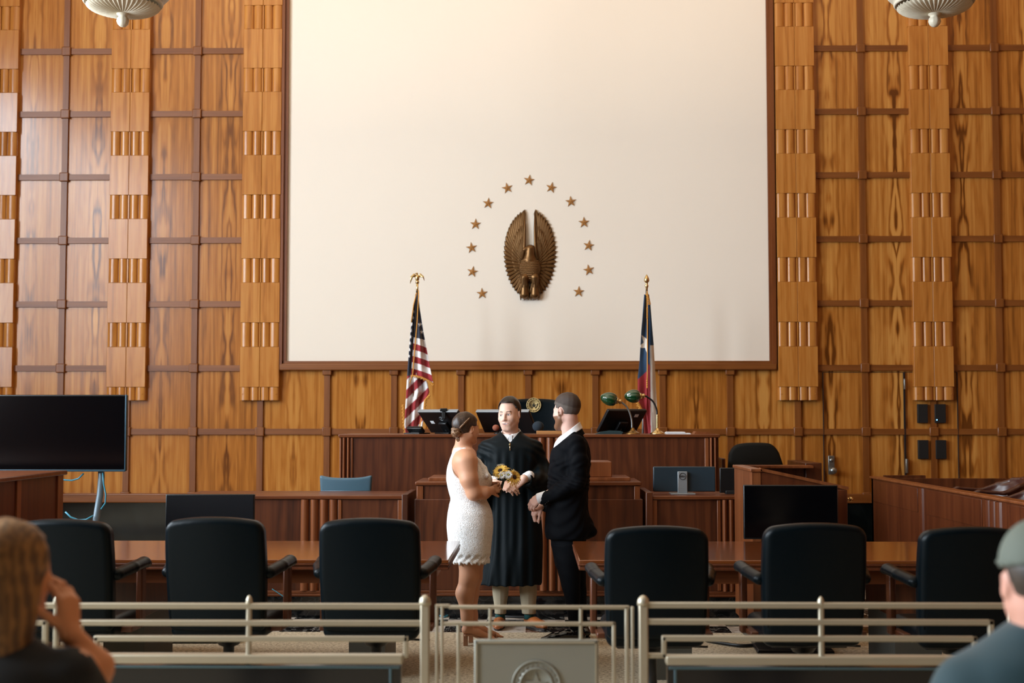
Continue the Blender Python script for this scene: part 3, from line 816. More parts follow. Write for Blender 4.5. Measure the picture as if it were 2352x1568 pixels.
# monitors that lean on the bench
def bench_monitor(label, px, py, Y, w, h, lean, yaw, logo=True, sticker=None, edge=True, zbase=None, cat='monitor'):
    z = zbase if zbase is not None else zj
    t = thing('desk_monitor', label, cat, (PX(px, Y), Y, z), yaw)
    R = Matrix.Rotation(lean, 4, 'X')
    def ad(b, n, m): o = b.obj(n, m, None); o.parent = t; return o
    b = MB(); b.box(-w / 2, w / 2, -.018, .014, .028, h, .006, M4=R); ad(b, 'housing', 'black')
    b = MB(); b.box(-w / 2 + .01, w / 2 - .01, .0145, .017, .036, h - .01, M4=R); ad(b, 'display', 'screen')
    if edge: b = MB(); b.box(-w / 2, w / 2, -.02, .016, h - .001, h + .008, .003, M4=R); ad(b, 'top_edge', 'silver')
    b = MB(); b.box(-.05, .05, -.05, -.018, h * .15, h * .6, .008, M4=R); b.box(-.09, .09, -.10 - h * .2, .06, 0.001, .012, .004); b.tube([(0, -.03 - h * .1, .01), R @ Vector((0, -.03, h * .35))], .02, 10); ad(b, 'stand', 'black')
    if logo:
        b = MB(); b.tube([R @ Vector((.022 * math.cos(q), -.0195, h * .72 + .022 * math.sin(q))) for q in [2 * PI * i / 20 for i in range(20)]], .0022, 6, closed=True)
        b.box(-.008, .008, -.021, -.018, h * .72 - .003, h * .72 + .003, M4=R); ad(b, 'emblem', 'silver')
    if sticker:
        b = MB(); b.box(sticker[0] - .022, sticker[0] + .022, -.0205, -.0175, sticker[1] - .016, sticker[1] + .016, M4=R); ad(b, 'sticker', 'paper')
    return t
lm = bench_monitor('black monitor with a silver top edge and webcam behind the bride, leaning on the bench', 1040, 990, 13.0, .50, .30, math.radians(44), math.radians(-38), sticker=(-.14, .17))
bench_monitor('black monitor with silver top edge on the bench directly behind the judge', 1176, 990, 13.0, .56, .29, math.radians(42), math.radians(-26), logo=False)
rm = bench_monitor('black monitor without silver edge on the bench under the green lamps', 1412, 990, 13.05, .46, .30, math.radians(40), math.radians(34), logo=False, sticker=(.13, .24), edge=False)
bench_monitor('small black tilted touch panel on the bench beside the striped flag', 962, 992, 12.85, .17, .10, math.radians(50), math.radians(-30), logo=False, edge=False, cat='panel')
t = thing('webcam', 'small black webcam clipped on top of the left bench monitor', 'webcam', P(1019, 946, 12.78))
b = MB(); v = P(1019, 941, 12.76); b.box(v.x - .034, v.x + .034, v.y - .02, v.y + .02, v.z - .015, v.z + .015, .006); b.obj('housing', 'black', t)
b = MB(); b.box(v.x - .016, v.x + .018, v.y - .012, v.y + .022, v.z - .085, v.z - .012, .005); b.obj('clip', 'blackmat', t)
t = thing('keyboard_tray', 'flat dark teal pad in front of the monitor under the green lamps', 'pad', (PX(1400, 12.85), 12.85, zj))
b = MB()
prof = [(PX(q_, 12.75), h_) for q_, h_ in ((1366, 0), (1378, .02), (1400, .034), (1424, .03), (1430, .02), (1427, 0))]
b.prism(prof, lambda p, q: (p[0], 12.68 + q * .16, zj + p[1])); b.obj('shell', mat('teal_pad', srgb(38, 56, 58), .4), t)
# --- DELL monitor and its neighbour on the right desk
Y = 11.4
t = thing('desktop_monitor', 'dark blue grey monitor back with silver DELL stand on the right walnut desk', 'monitor', (PX(1571, Y), Y, zd))
w = pxw(1500, 1643, Y); x = PX(1571, Y); zt_ = PZ(1071, Y)
b = MB(); b.box(x - w / 2, x + w / 2, Y, Y + .035, zd + .02, zt_, .008); b.obj('housing', mat('monitor_back', srgb(36, 52, 62), .42), t)
b = MB(); b.box(x - w / 2 + .01, x + w / 2 - .01, Y + .034, Y + .038, zd + .03, zt_ - .01); b.obj('display', 'screen', t)
b = MB(); xs = PX(1566, Y); sw = pxw(1555, 1577, Y) / 2; b.box(xs - sw, xs + sw, Y - .03, Y + .0, zd, PZ(1082, Y), .004); b.box(xs - .1, xs + .1, Y - .09, Y + .12, zd, zd + .01, .003)
st = b.obj('stand', 'silver', t)
zz = PZ(1093, Y)
b = MB(); b.tube([(xs + .027 * math.cos(2 * PI * i / 24), Y - .032, zz + .027 * math.sin(2 * PI * i / 24)) for i in range(24)], .0018, 6, closed=True); b.obj('logo_ring', 'black', st)
text('DELL', .021, Matrix.Translation((xs, Y - .0325, zz)) @ Matrix.Rotation(PI / 2, 4, 'X'), 'black', st, 'logo_lettering')
t = thing('desktop_monitor', 'narrow black monitor half hidden by the sloping wall on the right walnut desk', 'monitor', (PX(1672, Y), Y, zd))
b = MB(); b.box(PX(1652, Y), PX(1700, Y), Y, Y + .035, zd + .01, PZ(1074, Y), .006); b.obj('housing', 'black', t)
b = MB(); b.box(PX(1665, Y), PX(1690, Y), Y - .02, Y + .06, zd, zd + .03, .004); b.obj('stand', 'blackmat', t)
# --- microphones, name block, papers
def mic(label, px, py, Y, r, m):
    t = thing('microphone', label, 'microphone', (PX(px, Y), Y, zj))
    c = P(px, py, Y); MB().ball(c, r, 18, (1.08, 1, .98)).obj('foam_cover', m, t)
    MB().tube([(c.x + .01, c.y, c.z - r * .8), (c.x + .02, c.y + .02, zj + .03), (c.x + .02, c.y + .05, zj + .006)], .006, 8).obj('stem', 'black', t)
    MB().lathe([(.04, 0), (.04, .008), (.02, .02), (.008, .022)], Matrix.Translation((c.x + .02, c.y + .05, zj)), 20).obj('base', 'black', t)
mic('microphone with reddish brown foam ball on the bench beside the judge', 1139, 982, 12.7, .030, 'foam_p')
mic('microphone with large dark blue foam ball on the bench behind the judge', 1236, 979, 12.71, .050, 'foam_b')
b = MB(); b.box(PX(1232, 12.66), PX(1312, 12.66), 12.63, 12.7, zj, PZ(989, 12.66), .004)
nb = tag(b.obj('name_block', mat('pale_wood', srgb(176, 122, 70), .5), None), 'pale wooden name block lying on the bench between judge and groom', 'name plate')
for i, (pa, pb, h, lab) in enumerate(((1520, 1582, .010, 'white sheets of paper stacked right of the brass lamp base'), (1528, 1570, .018, 'smaller paper stack on top of the white sheets'))):
    b = MB()
    for q in range(3): b.box(PX(pa, 12.9) + q * .006, PX(pb, 12.9) - q * .004, 12.72 + q * .004, 12.98, zj + (0 if i == 0 else .0105) + q * .0035, zj + (0 if i == 0 else .0105) + q * .0035 + .003)
    tag(b.obj('paper_stack', 'paper', None), lab, 'papers')
b = MB(); b.prism([(PX(1590, 12.8), 0), (PX(1594, 12.8), .026), (PX(1622, 12.8), .018), (PX(1640, 12.8), 0)], lambda p, q: (p[0], 12.66 + q * .2, zj + p[1]))
tag(b.obj('document_wedge', 'walnut_lit', None), 'low brown wedge on the right end of the judge bench', 'wedge')
# --- banker lamps
def lamp(label, pts, sh0, sh1, base_px, neckm, stemm, Y=12.9):
    x = PX(base_px, Y); t = thing('desk_lamp', label, 'lamp', (x, Y, zj))
    MB().lathe([(.072, 0), (.072, .006), (.06, .014), (.045, .024), (.028, .034), (.018, .05), (.012, .06)], Matrix.Translation((x, Y, zj)), 28).obj('base', 'brass' if stemm == 'brass' else 'brass_d', t)
    pp = [P(a_, b_, Y) for a_, b_ in pts]
    # smooth the neck
    cur = [Vector((x, Y, zj + .05))]
    for i in range(len(pp) - 1):
        for q in range(6):
            u = q / 6; p0 = pp[max(i - 1, 0)]; p1 = pp[i]; p2 = pp[i + 1]; p3 = pp[min(i + 2, len(pp) - 1)]
            cur.append(.5 * ((2 * p1) + (p2 - p0) * u + (2 * p0 - 5 * p1 + 4 * p2 - p3) * u * u + (3 * p1 - p0 - 3 * p2 + p3) * u ** 3))
    cur.append(pp[-1])
    MB().tube(cur, .0085, 10).obj('neck', neckm, t)
    if stemm == 'brass':
        b = MB(); prof = []
        z0, z1_ = .05, (P(1508, 952, Y).z - zj)
        for i in range(40): prof.append((.0115 + .0028 * (i % 2), z0 + (z1_ - z0) * i / 39))
        b.lathe(prof, Matrix.Translation((x, Y, zj)), 14); b.obj('stem', 'brass', t)
    A, B = P(*sh0, Y), P(*sh1, Y); d = (B - A); L = d.length; Rm = d.to_track_quat('Z', 'Y').to_matrix().to_4x4()
    MB().lathe([(.012, 0), (.02, .004), (.022, .02), (.016, .028), (.026, .036), (.03, .05), (.024, .056)], Matrix.Translation(A) @ Rm, 20).obj('socket', 'brass', t)
    n = 14; prof = [(.024, .045)]
    for i in range(1, n + 1):
        u = i / n; prof.append((.062 * math.sin(PI * (.18 + .78 * u)) ** .62, .05 + (L - .05) * u))
    prof.append((.001, L + .004))
    def rib(r, z, a_): return r * (1 + .035 * math.cos(10 * a_))
    MB().lathe(prof, Matrix.Translation(A) @ Rm @ Matrix.Diagonal((1, 1, 1, 1)), 60, mod=rib).obj('shade', 'green', t)
lamp('brass desk lamp with ribbed green shade and silver neck, the left of two', [(1452, 985), (1450, 960), (1441, 936), (1427, 923), (1424, 922)], (1428, 923), (1380, 911), 1453, 'steel', 'none', 12.68)
lamp('brass desk lamp with smooth green shade, black neck and twisted stem', [(1509, 952), (1508, 940), (1500, 922), (1486, 911), (1480, 909)], (1482, 909), (1435, 910), 1510, 'black', 'brass', 12.75)

# --- chairs
def exec_chair(name, label, m='leather', wide=.54, h=1.065, seat=.47, arms=True, wood_='walnut'):
    t = thing(name, label, 'chair')
    z0 = .46; S = SDF((-.36, -.45, .40), (.36, .05, h + .06), .0065)
    hh = h - z0
    def backf(X, Yc, Z):
        u = (Z - z0) / hh
        w = wide / 2 * (.955 + .05 * np.sin(np.clip(u, 0, 1) * 2.6))
        top = h - .030 * (np.abs(X) / (wide / 2)) ** 2.2
        yc = -.24 - .085 * u + .05 * (X / .27) ** 2 * .6
        q_ = np.where(Z > z0 + .3, .052, .03); ax = np.abs(X) - w + q_; az = np.maximum(Z - top + q_, (z0 + q_) - Z); ay = np.abs(Yc - yc) - .052 + .035
        r1 = np.sqrt(np.maximum(ax, 0) ** 2 + np.maximum(az, 0) ** 2) + np.minimum(np.maximum(ax, az), 0) - q_ + .035
        return np.sqrt(np.maximum(r1, 0) ** 2 + np.maximum(ay, 0) ** 2) + np.minimum(np.maximum(r1, ay), 0) - .035
    S.custom(backf, (-.35, -.44, .41), (.35, .04, h + .05))
    S.mesh('backrest', m, t, smooth=2)
    # stitched piping just inside the rear face edge
    b = MB(); pts = []
    for i in range(61):
        a_ = PI * i / 60; cx, cz = math.cos(a_), math.sin(a_)
        X = (wide / 2 - .028) * (abs(cx) ** .35) * (1 if cx > 0 else -1)
        Z = z0 + .06 + (h - .03 - z0 - .06 - .030 * (abs(X) / (wide / 2)) ** 2.2) * (abs(cz) ** .22)
        u = (Z - z0) / hh; pts.append((X, -.24 - .085 * u + .03 * (X / .27) ** 2 - .047, Z))
    b.tube(pts, .004, 6); b.obj('piping', m, t)
    S = SDF((-.36, -.30, .36), (.36, .36, .60), .008); S.box((0, .02, seat), (wide / 2 - .01, .27, .06), .05); S.mesh('seat', m, t, smooth=2)
    if arms:
        for sx in (-1, 1):
            S = SDF((sx * .32 - .12, -.32, .62), (sx * .32 + .12, .28, .88), .0065)
            S.chain([(sx * .272, -.22, .765), (sx * .305, -.06, .785), (sx * .315, .10, .798), (sx * .315, .15, .785)], [.040, .038, .037, .030], .008, flat=((0, 0, 1), .8))
            ar = S.mesh('armrest', m, t, smooth=2)
            b = MB(); b.box(sx * .306 - .018, sx * .306 + .018, .05, .12, .44, .77, .008); b.box(sx * .27 - .03, sx * .27 + .05, -.1, .12, .44, .47, .006); b.obj('arm_support', wood_, t)
    b = MB(); b.lathe([(.10, .40), (.10, .415), (.055, .35), (.03, .34), (.03, .13), (.05, .10), (.05, .07)][::-1], None, 20); b.obj('column', 'black', t)
    b = MB(); b.box(-.2, .2, -.16, .18, .395, .42, .006); b.tube([(-.05, 0, .39), (.30, -.04, .385)], .006, 6); b.obj('mechanism', 'blackmat', t)
    for i in range(5):
        a_ = 2 * PI * i / 5 + .3; c_, s_ = math.cos(a_), math.sin(a_)
        lg = MB().tube([(0, 0, .105), (.16 * c_, .16 * s_, .09), (.30 * c_, .30 * s_, .07)], [.03, .024, .018], 10).obj('leg', 'black', t)
        MB().ball((.30 * c_, .30 * s_, .029), .029, 12, (1, 1, 1)).obj('caster', 'blackmat', lg)
    return t
Yc = 7.55; px2 = .0
labs = ['black leather high-back chair at the far left end of the left table', 'black leather high-back chair in front of the left blank display', 'black leather high-back chair beside the aisle at the left table',
        'black leather high-back chair nearest the aisle at the right table', 'black leather high-back chair in front of the right blank display', 'black leather high-back chair behind the man in a cap']
ec = exec_chair('office_chair', labs[0])
spots = [(147, 1193, 7.56, -.04), (497, 1188, 7.6, -.05), (850, 1190, 7.6, -.02), (1507, 1207, 7.45, .02), (1868, 1200, 7.45, .03), (2225, 1208, 7.45, .04)]
for i, (px, py, Y, rz) in enumerate(spots):
    yb0 = Y - .3
    hz = PZ(py, yb0); X = PX(px, yb0) - .3 * math.sin(rz)
    if i == 0: o = ec; o.location = (X, Y, 0); o.rotation_euler.z = rz
    else: o = dup(ec, (X, Y, 0), rz, labs[i])
    o.scale = (1.0, 1, hz / 1.062)
    o['group'] = 'high-back chairs at the tables'
# judge's chair with a seal
jc = exec_chair('judge_chair', 'black high-back chair with round gold seal behind the judge', wide=.62, h=1.36, arms=False)
JYc = 13.9; top = PZ(914, JYc)
jc.location = (PX(1226, JYc), JYc, .42); jc.rotation_euler.z = PI; 
jc.scale = (1, 1, (top - .42) / 1.36)
cz = PZ(928.5, JYc - .3); sx_ = PX(1226, JYc - .3); yy = JYc - .3
b = MB(); Mx = Matrix.Translation((sx_, JYc + .235, cz)) 
# the seal sits on the cushion face toward the room
fy = JYc + .24 + .085 * ((cz - .42) / ((top - .42) / 1.36) - .46) / .9 - .062
Mx = Matrix.Translation((sx_, fy, cz)) @ Matrix.Rotation(PI / 2, 4, 'X')
b.lathe([(.001, .004), (.052, .004), (.052, .009), (.056, .009), (.056, .004), (.070, .004), (.070, .010), (.076, .010), (.076, -.006)][::-1], Mx, 40)
for i in range(14):
    a_ = 2 * PI * i / 14; b.box(-.005, .005, -.004, .004, .004, .009, M4=Mx @ Matrix.Rotation(a_, 4, 'Z') @ Matrix.Translation((.063, 0, 0)))
M['seal_gold'] = mat('seal_gold', srgb(206, 180, 122), .5, metal=.2)
b.obj('seal', 'seal_gold', jc)
b = MB(); sp = [(math.cos(PI / 2 + PI * i / 5) * (.03 if i % 2 == 0 else .012), math.sin(PI / 2 + PI * i / 5) * (.03 if i % 2 == 0 else .012)) for i in range(10)]
b.prism(sp, lambda p, q: (p[0], p[1] - .004, .004 + q * .004), Mx)
for sg in (-1, 1): b.tube([Mx @ Vector((sg * (.016 + .022 * math.sin(q)), -.034 + .05 * q / 1.6, .006)) for q in [0, .4, .8, 1.2, 1.6]], .0045, 6)
b.tube([Mx @ Vector((.063 * math.cos(q), .063 * math.sin(q), .006)) for q in [2 * PI * i / 40 for i in range(40)]], .0022, 5, closed=True)
b.obj('seal_emblem', mat('seal_ink', srgb(40, 38, 26), .6), jc)
# blue chair behind the left desk
Y = 12.02
bc = thing('desk_chair', 'grey blue leather chair with low back behind the left walnut desk', 'chair', (PX(796, Y), Y, 0))
zt2, zb2 = PZ(1094, Y), .55
S = SDF((PX(725, Y), Y - .2, zb2 - .05), (PX(868, Y), Y + .2, zt2 + .05), .007); xc = PX(796, Y)
def bf(X, Yv, Z):
    w = .225 + .022 * (Z - 1.0) / .1 * .3
    u = X - xc; yc = Y - .02 + .35 * u * u; top = zt2 - .0 + .03 * (np.abs(u) / .24) ** 3 - .012
    ax = np.abs(u) - w + .02; az = np.maximum(Z - top + .02, zb2 - Z); ay = np.abs(Yv - yc) - .03 + .018
    r1 = np.sqrt(np.maximum(ax, 0) ** 2 + np.maximum(az, 0) ** 2) + np.minimum(np.maximum(ax, az), 0) - .02 + .018
    return np.sqrt(np.maximum(r1, 0) ** 2 + np.maximum(ay, 0) ** 2) + np.minimum(np.maximum(r1, ay), 0) - .018
S.custom(bf, (xc - .3, Y - .19, zb2 - .04), (xc + .3, Y + .19, zt2 + .04)); S.mesh('backrest', 'blue_leather', bc, smooth=2)
b = MB(); b.tube([(xc - .22, Y - .03 , PZ(1127, Y)), (xc, Y - .053, PZ(1127, Y)), (xc + .22, Y - .03, PZ(1127, Y))], .006, 6); b.obj('seam', 'blue_leather', bc)
b = MB(); b.box(xc - .24, xc + .24, Y - .02, Y + .46, .44, .53, .03); b.obj('seat', 'blue_leather', bc)
b = MB(); b.tube([(xc, Y + .2, .44), (xc, Y + .2, .08)], .03, 12); 
for i in range(5):
    a_ = 2 * PI * i / 5; b.tube([(xc, Y + .2, .1), (xc + .28 * math.cos(a_), Y + .2 + .28 * math.sin(a_), .03)], [.025, .018], 8)
b.obj('base', 'black', bc)
# witness chair
Y = 14.0; xc = PX(1735, Y); zt2 = PZ(1016, Y)
wc = thing('witness_chair', 'dark grey rounded chair back standing in the witness stand', 'chair', (xc, Y, .4))
S = SDF((xc - .36, Y - .2, .8), (xc + .36, Y + .2, zt2 + .05), .008)
def bf(X, Yv, Z):
    u = X - xc; w = .235 + np.where(u > 0, .10 * np.clip((zt2 - Z) / .3, 0, 1), 0.02 * np.clip((zt2 - Z) / .3, 0, 1))
    top = zt2 - .05 * (np.abs(u) / .26) ** 3
    ax = np.abs(u + .03) - w + .08; az = np.maximum(Z - top + .08, .85 - Z); ay = np.abs(Yv - Y - .4 * u * u) - .045 + .03
    r1 = np.sqrt(np.maximum(ax, 0) ** 2 + np.maximum(az, 0) ** 2) + np.minimum(np.maximum(ax, az), 0) - .08 + .03
    return np.sqrt(np.maximum(r1, 0) ** 2 + np.maximum(ay, 0) ** 2) + np.minimum(np.maximum(r1, ay), 0) - .03
S.custom(bf, (xc - .35, Y - .19, .81), (xc + .35, Y + .19, zt2 + .04)); S.mesh('backrest', 'leather_d', wc, smooth=2)
b = MB(); b.box(xc - .26, xc + .26, Y, Y + .5, .85, .95, .03); b.obj('seat', 'leather_d', wc)
b = MB(); b.tube([(xc, Y + .25, .86), (xc, Y + .25, .4)], .03, 12); b.lathe([(.25, .4), (.25, .42), (.05, .45)], Matrix.Translation((xc, Y + .25, 0)), 20); b.obj('base', 'black', wc)
# jury chairs: shells seen from the side, facing the room
def jury_chair(px, py, Y, label, sc=1):
    c = P(px, py, Y); t = thing('jury_chair', label, 'chair', (c.x, c.y, .3), group='jury chairs')
    S = SDF((c.x - .42, c.y - .36, .72), (c.x + .40, c.y + .36, c.z + .08), .009)
    for sy in (-1, 1):
        S.chain([(c.x - .33, c.y + sy * .27, c.z - .115), (c.x - .22, c.y + sy * .28, c.z - .085), (c.x - .02, c.y + sy * .28, c.z - .10), (c.x + .12, c.y + sy * .25, c.z - .045), (c.x + .22, c.y + sy * .18, c.z - .01)], [.018, .022, .022, .022, .022], .02, flat=((0, 0, 1), .7))
    S.chain([(c.x + .22, c.y - .18, c.z - .012), (c.x + .25, c.y, c.z), (c.x + .22, c.y + .18, c.z - .012)], [.024] * 3, .02)
    S.custom(lambda X, Y_, Z: np.maximum(np.maximum(np.abs(np.sqrt(((X - c.x + .05) / 1.0) ** 2 + ((Y_ - c.y) * .95) ** 2) - (.20 + .28 * (Z - c.z + .35))) - .016, np.maximum(Z - (c.z - .10 + .35 * np.clip(X - c.x, 0, .3)), .78 - Z)), -(X - c.x - .02)), (c.x - .4, c.y - .35, .75), (c.x + .38, c.y + .35, c.z + .02), .02)
    S.mesh('shell', 'brown_leather', t, smooth=2)
    b = MB(); b.box(c.x - .26, c.x + .2, c.y - .24, c.y + .24, .74, .83, .03); b.obj('seat', 'brown_leather', t)
    b = MB(); b.tube([(c.x, c.y, .75), (c.x, c.y, .3)], .03, 12); b.lathe([(.22, .3), (.22, .32), (.05, .35)], Matrix.Translation((c.x, c.y, 0)), 20); b.obj('pedestal', 'black', t)
jury_chair(2284, 1101, 11.5, 'brown leather jury chair with curved back, farther of two behind the jury box wall')
jury_chair(2345, 1120, 10.9, 'brown leather jury chair cut by the right edge, nearer of two')

# --- counsel tables
def table(label, x0, x1, peds):
    t = thing('counsel_table', label, 'table', ((x0 + x1) / 2, 8.83, 0), group='counsel tables')
    y0, y1 = 8.19, 9.46
    b = MB(); b.box(x0, x1, y0, y1, .738, .76, .004); b.obj('top', 'table', t)
    b = MB()
    for q, (o_, za, zb_) in enumerate(((.004, .727, .738), (-.004, .716, .727), (.0, .700, .716))): b.box(x0 - o_, x1 + o_, y0 - o_, y1 + o_, za, zb_, .003)
    b.obj('edge_moulding', 'mahog', t)
    b = MB(); b.box(x0 + .1, x1 - .1, y0 + .10, y1 - .10, .61, .70); b.obj('apron', 'walnutx', t)
    for a_, c_ in peds:
        b = MB(); b.box(a_, c_, y0 + .28, y1 - .28, .38, .61, .004); pdl = b.obj('pedestal', 'walnut', t)
        b = MB(); b.box(a_ + .01, c_ - .01, y0 + .3, y1 - .3, 0, .38); b.obj('pedestal_base', 'grayp', pdl)
    return t
table('long polished wood table on the left of the aisle', -3.1, PX(1031, 8.19), [(PX(240, 8.47), PX(341, 8.47)), (PX(800, 8.47), PX(890, 8.47))])
table('long polished wood table on the right of the aisle', PX(1329, 8.19), 3.0, [(PX(1500, 8.47), PX(1590, 8.47)), (PX(2046, 8.47), PX(2160, 8.47))])
# ================================================================ things on the wall, flags, ceiling lamps, rail
px = YW / FPX                      # metres per photo pixel at the wall
# --- stars
starp = [(1215, 414), (1165, 432), (1266, 431), (1121, 467), (1311, 463), (1092, 515), (1341, 511), (1083, 569), (1352, 564), (1085, 624), (1352, 620), (1107, 674), (1329, 670)]
names = ['topmost of the thirteen bronze stars, alone above the eagle', 'left neighbour of the topmost bronze star', 'right neighbour of the topmost bronze star', 'third bronze star down on the left of the arc', 'third bronze star down on the right of the arc',
         'fourth bronze star down on the left of the arc', 'fourth bronze star down on the right of the arc', 'leftmost bronze star, level with the eagle neck', 'rightmost bronze star, level with the eagle head', 'second lowest bronze star on the left of the arc',
         'second lowest bronze star on the right of the arc', 'lowest bronze star left of the eagle feet', 'lowest bronze star right of the eagle feet']
rots = [8, -12, 12, 5, -5, 2, -2, -8, 8, 10, -10, -3, 3]
b = MB(); vs = []
R_, r_ = 13.5 * px, 5.2 * px
for i in range(10):
    a_ = PI / 2 + PI * i / 5; q = R_ if i % 2 == 0 else r_
    vs.append((q * math.cos(a_), 0, q * math.sin(a_)))
V = vs + [(x * .96, -.006, z * .96) for x, y, z in vs] + [(0, -.034, 0)]
F = [(i, (i + 1) % 10, 10 + (i + 1) % 10, 10 + i) for i in range(10)] + [(10 + i, 10 + (i + 1) % 10, 20) for i in range(10)] + [tuple(range(9, -1, -1))]
b._new(V, F); st0 = b.obj('wall_star', 'starm')
for i, (sx_, sy_) in enumerate(starp):
    o = st0 if i == 0 else st0.copy()
    if i: COL.objects.link(o)
    v = P(sx_, sy_, YW - .013); o.location = v; o.rotation_euler = (0, math.radians(rots[i]), 0)
    tag(o, names[i], 'star', 'bronze stars around the eagle')
# --- bronze eagle relief
ye = YW - .014; ec_ = P(1217, 585, ye)
def E(u, v, d=0): return Vector((ec_.x + u * px, ye - d, ec_.z + v * px))
eg = thing('eagle_emblem', 'bronze relief eagle with raised wings on the cream wall above the bench', 'eagle', E(0, -104))
def feather(b, A, B, w, h0, h1, curl=0, n=9):
    A = Vector(A); B = Vector(B); d = B - A; L = d.length; d /= L; nrm = Vector((-d.y, d.x))
    rows = []
    for i in range(n + 1):
        t = i / n; c = A + d * (L * t) + nrm * curl * math.sin(PI * t) * L
        ww = w * (.55 + .45 * math.sin(PI * min(1, .15 + t * .6))) * (1 if t < .86 else math.sqrt(max(0, 1 - ((t - .86) / .14) ** 2)) + .02)
        hh = (h0 + (h1 - h0) * t) * (1 - .0 * t)
        row = [(c - nrm * ww, 0), (c - nrm * ww, hh * .25), (c - nrm * ww * .5, hh * .78), (c - nrm * ww * .08, hh), (c, hh * .82), (c + nrm * ww * .08, hh), (c + nrm * ww * .5, hh * .78), (c + nrm * ww, hh * .25), (c + nrm * ww, 0)]
        rows.append([b.bm.verts.new(E(p.x, p.y, h)) for p, h in row])
    for R1, R2 in zip(rows, rows[1:]):
        for q in range(8):
            f = b.bm.faces.new((R1[q], R1[q + 1], R2[q + 1], R2[q])); f.smooth = True
    b.bm.faces.new(rows[0]); b.bm.faces.new(rows[-1][::-1])
def oval(th, s): return Vector((61 * s * math.cos(th), 2 + 104 * s * math.sin(th)))
for sg, nm in ((-1, 'wing'), (1, 'wing')):
    b = MB()
    def wing(n, t0, t1, s, w, h0, h1, rootf):
        for i in range(n):
            th = math.radians(t0 + (t1 - t0) * i / (n - 1)); tip = oval(th, s)
            A = rootf(i / (n - 1)); tip.x = max(tip.x, 12.5 * 1)
            feather(b, (A[0] * sg, A[1]), (tip.x * sg, tip.y), w, h0, h1, curl=-.05 * sg)
    wing(24, 82, -68, 1.0, 5.4, .034, .022, lambda u: (13 + 6 * math.sin(PI * u), 18 - 62 * u))
    wing(17, 78, -58, .70, 4.6, .042, .034, lambda u: (13 + 5 * math.sin(PI * u), 14 - 54 * u))
    wing(12, 74, -46, .48, 3.8, .052, .046, lambda u: (13 + 3 * math.sin(PI * u), 8 - 42 * u))
    b.tube([E(sg * 12, 100, .02), E(sg * 11.5, 60, .036), E(sg * 12.5, 20, .05), E(sg * 17, -12, .055)], [.008, .013, .017, .02], 8)
    b.obj(nm, 'bronze', eg)
def s_cut(S, y): return int(np.searchsorted(S.ax[1], y - .001))
S = SDF((ec_.x - .20, ye - .16, ec_.z - .55), (ec_.x + .20, ye + .02, ec_.z + .16), .0045)
def e3(u, v, d=0): q = E(u, v, d); return (q.x, q.y, q.z)
S.ell(e3(0, -32, .02), (26 * px, .085, 33 * px), k=.03)
S.cone(e3(0, -10, .03), e3(1, 12, .05), 14 * px, 10.5 * px, .03)
S.box(e3(1, 14, .05), (9.5 * px, .03, 5 * px), .018, k=.015)
S.ell(e3(-9, 11, .065), (8 * px, .028, 6 * px), k=.012); S.cone(e3(-13, 10, .07), e3(-15, 2, .06), .017, .006, .012)
for sg in (-1, 1):
    S.cone(e3(sg * 12, -54, .06), e3(sg * 12, -78, .04), 9 * px, 8 * px, .02)
    S.cone(e3(sg * 12, -76, .04), e3(sg * 12, -92, .035), 9.5 * px, 11 * px, .012)
S.custom(lambda X, Y_, Z: Y_ - (ye + .004), (ec_.x - .2, ye - .15, ec_.z - .55), (ec_.x + .2, ye + .02, ec_.z + .16), op='u') if False else None
S.D[:, s_cut(S, ye):, :] = .1
S.mesh('body', M['bronze'], eg, smooth=1)
nt = M['bronze'].node_tree
b = MB()
for sg in (-1, 1):
    for i in (-1, 0, 1):
        b.tube([E(sg * 12 + i * 7.5, -86, .055), E(sg * 12 + i * 8.5, -97, .05), E(sg * 12 + i * 8.8, -105, .025)], [.014, .014, .006], 8)
b.obj('talons', 'bronze', eg)
b = MB()
for sg in (-1, 1):
    for i in (-2, -1, 0, 1, 2): feather(b, (sg * 12 + i * 2.2, -62 + abs(i) * 3), (sg * 12 + i * 5.6, -95 + abs(i) * 2), 3.6, .095 - .008 * abs(i), .066)
    for i in (-1, 0, 1): feather(b, (sg * 12 + i * 3, -54), (sg * 12 + i * 4.6, -78), 3.4, .108, .088)
b.obj('leg_feathers', 'bronze', eg)
b = MB()
rr = random.Random(4)
for j in range(13):       # breast scales
    v = -8 - j * 4.0; half = 22 * math.sqrt(max(0, 1 - ((v + 32) / 34) ** 2))
    n = max(1, int(half / 2.6))
    for i in range(-n, n + 1):
        u = (i + (.5 if j % 2 else 0)) * half / (n + .5)
        d = .02 + .085 * math.sqrt(max(0, 1 - (u / 26) ** 2 - ((v + 32) / 33) ** 2))
        if abs(u) < half: b.ball(E(u, v, d), .0115, 6, (1, .5, 1.25))
b.obj('breast_feathers', 'bronze', eg)

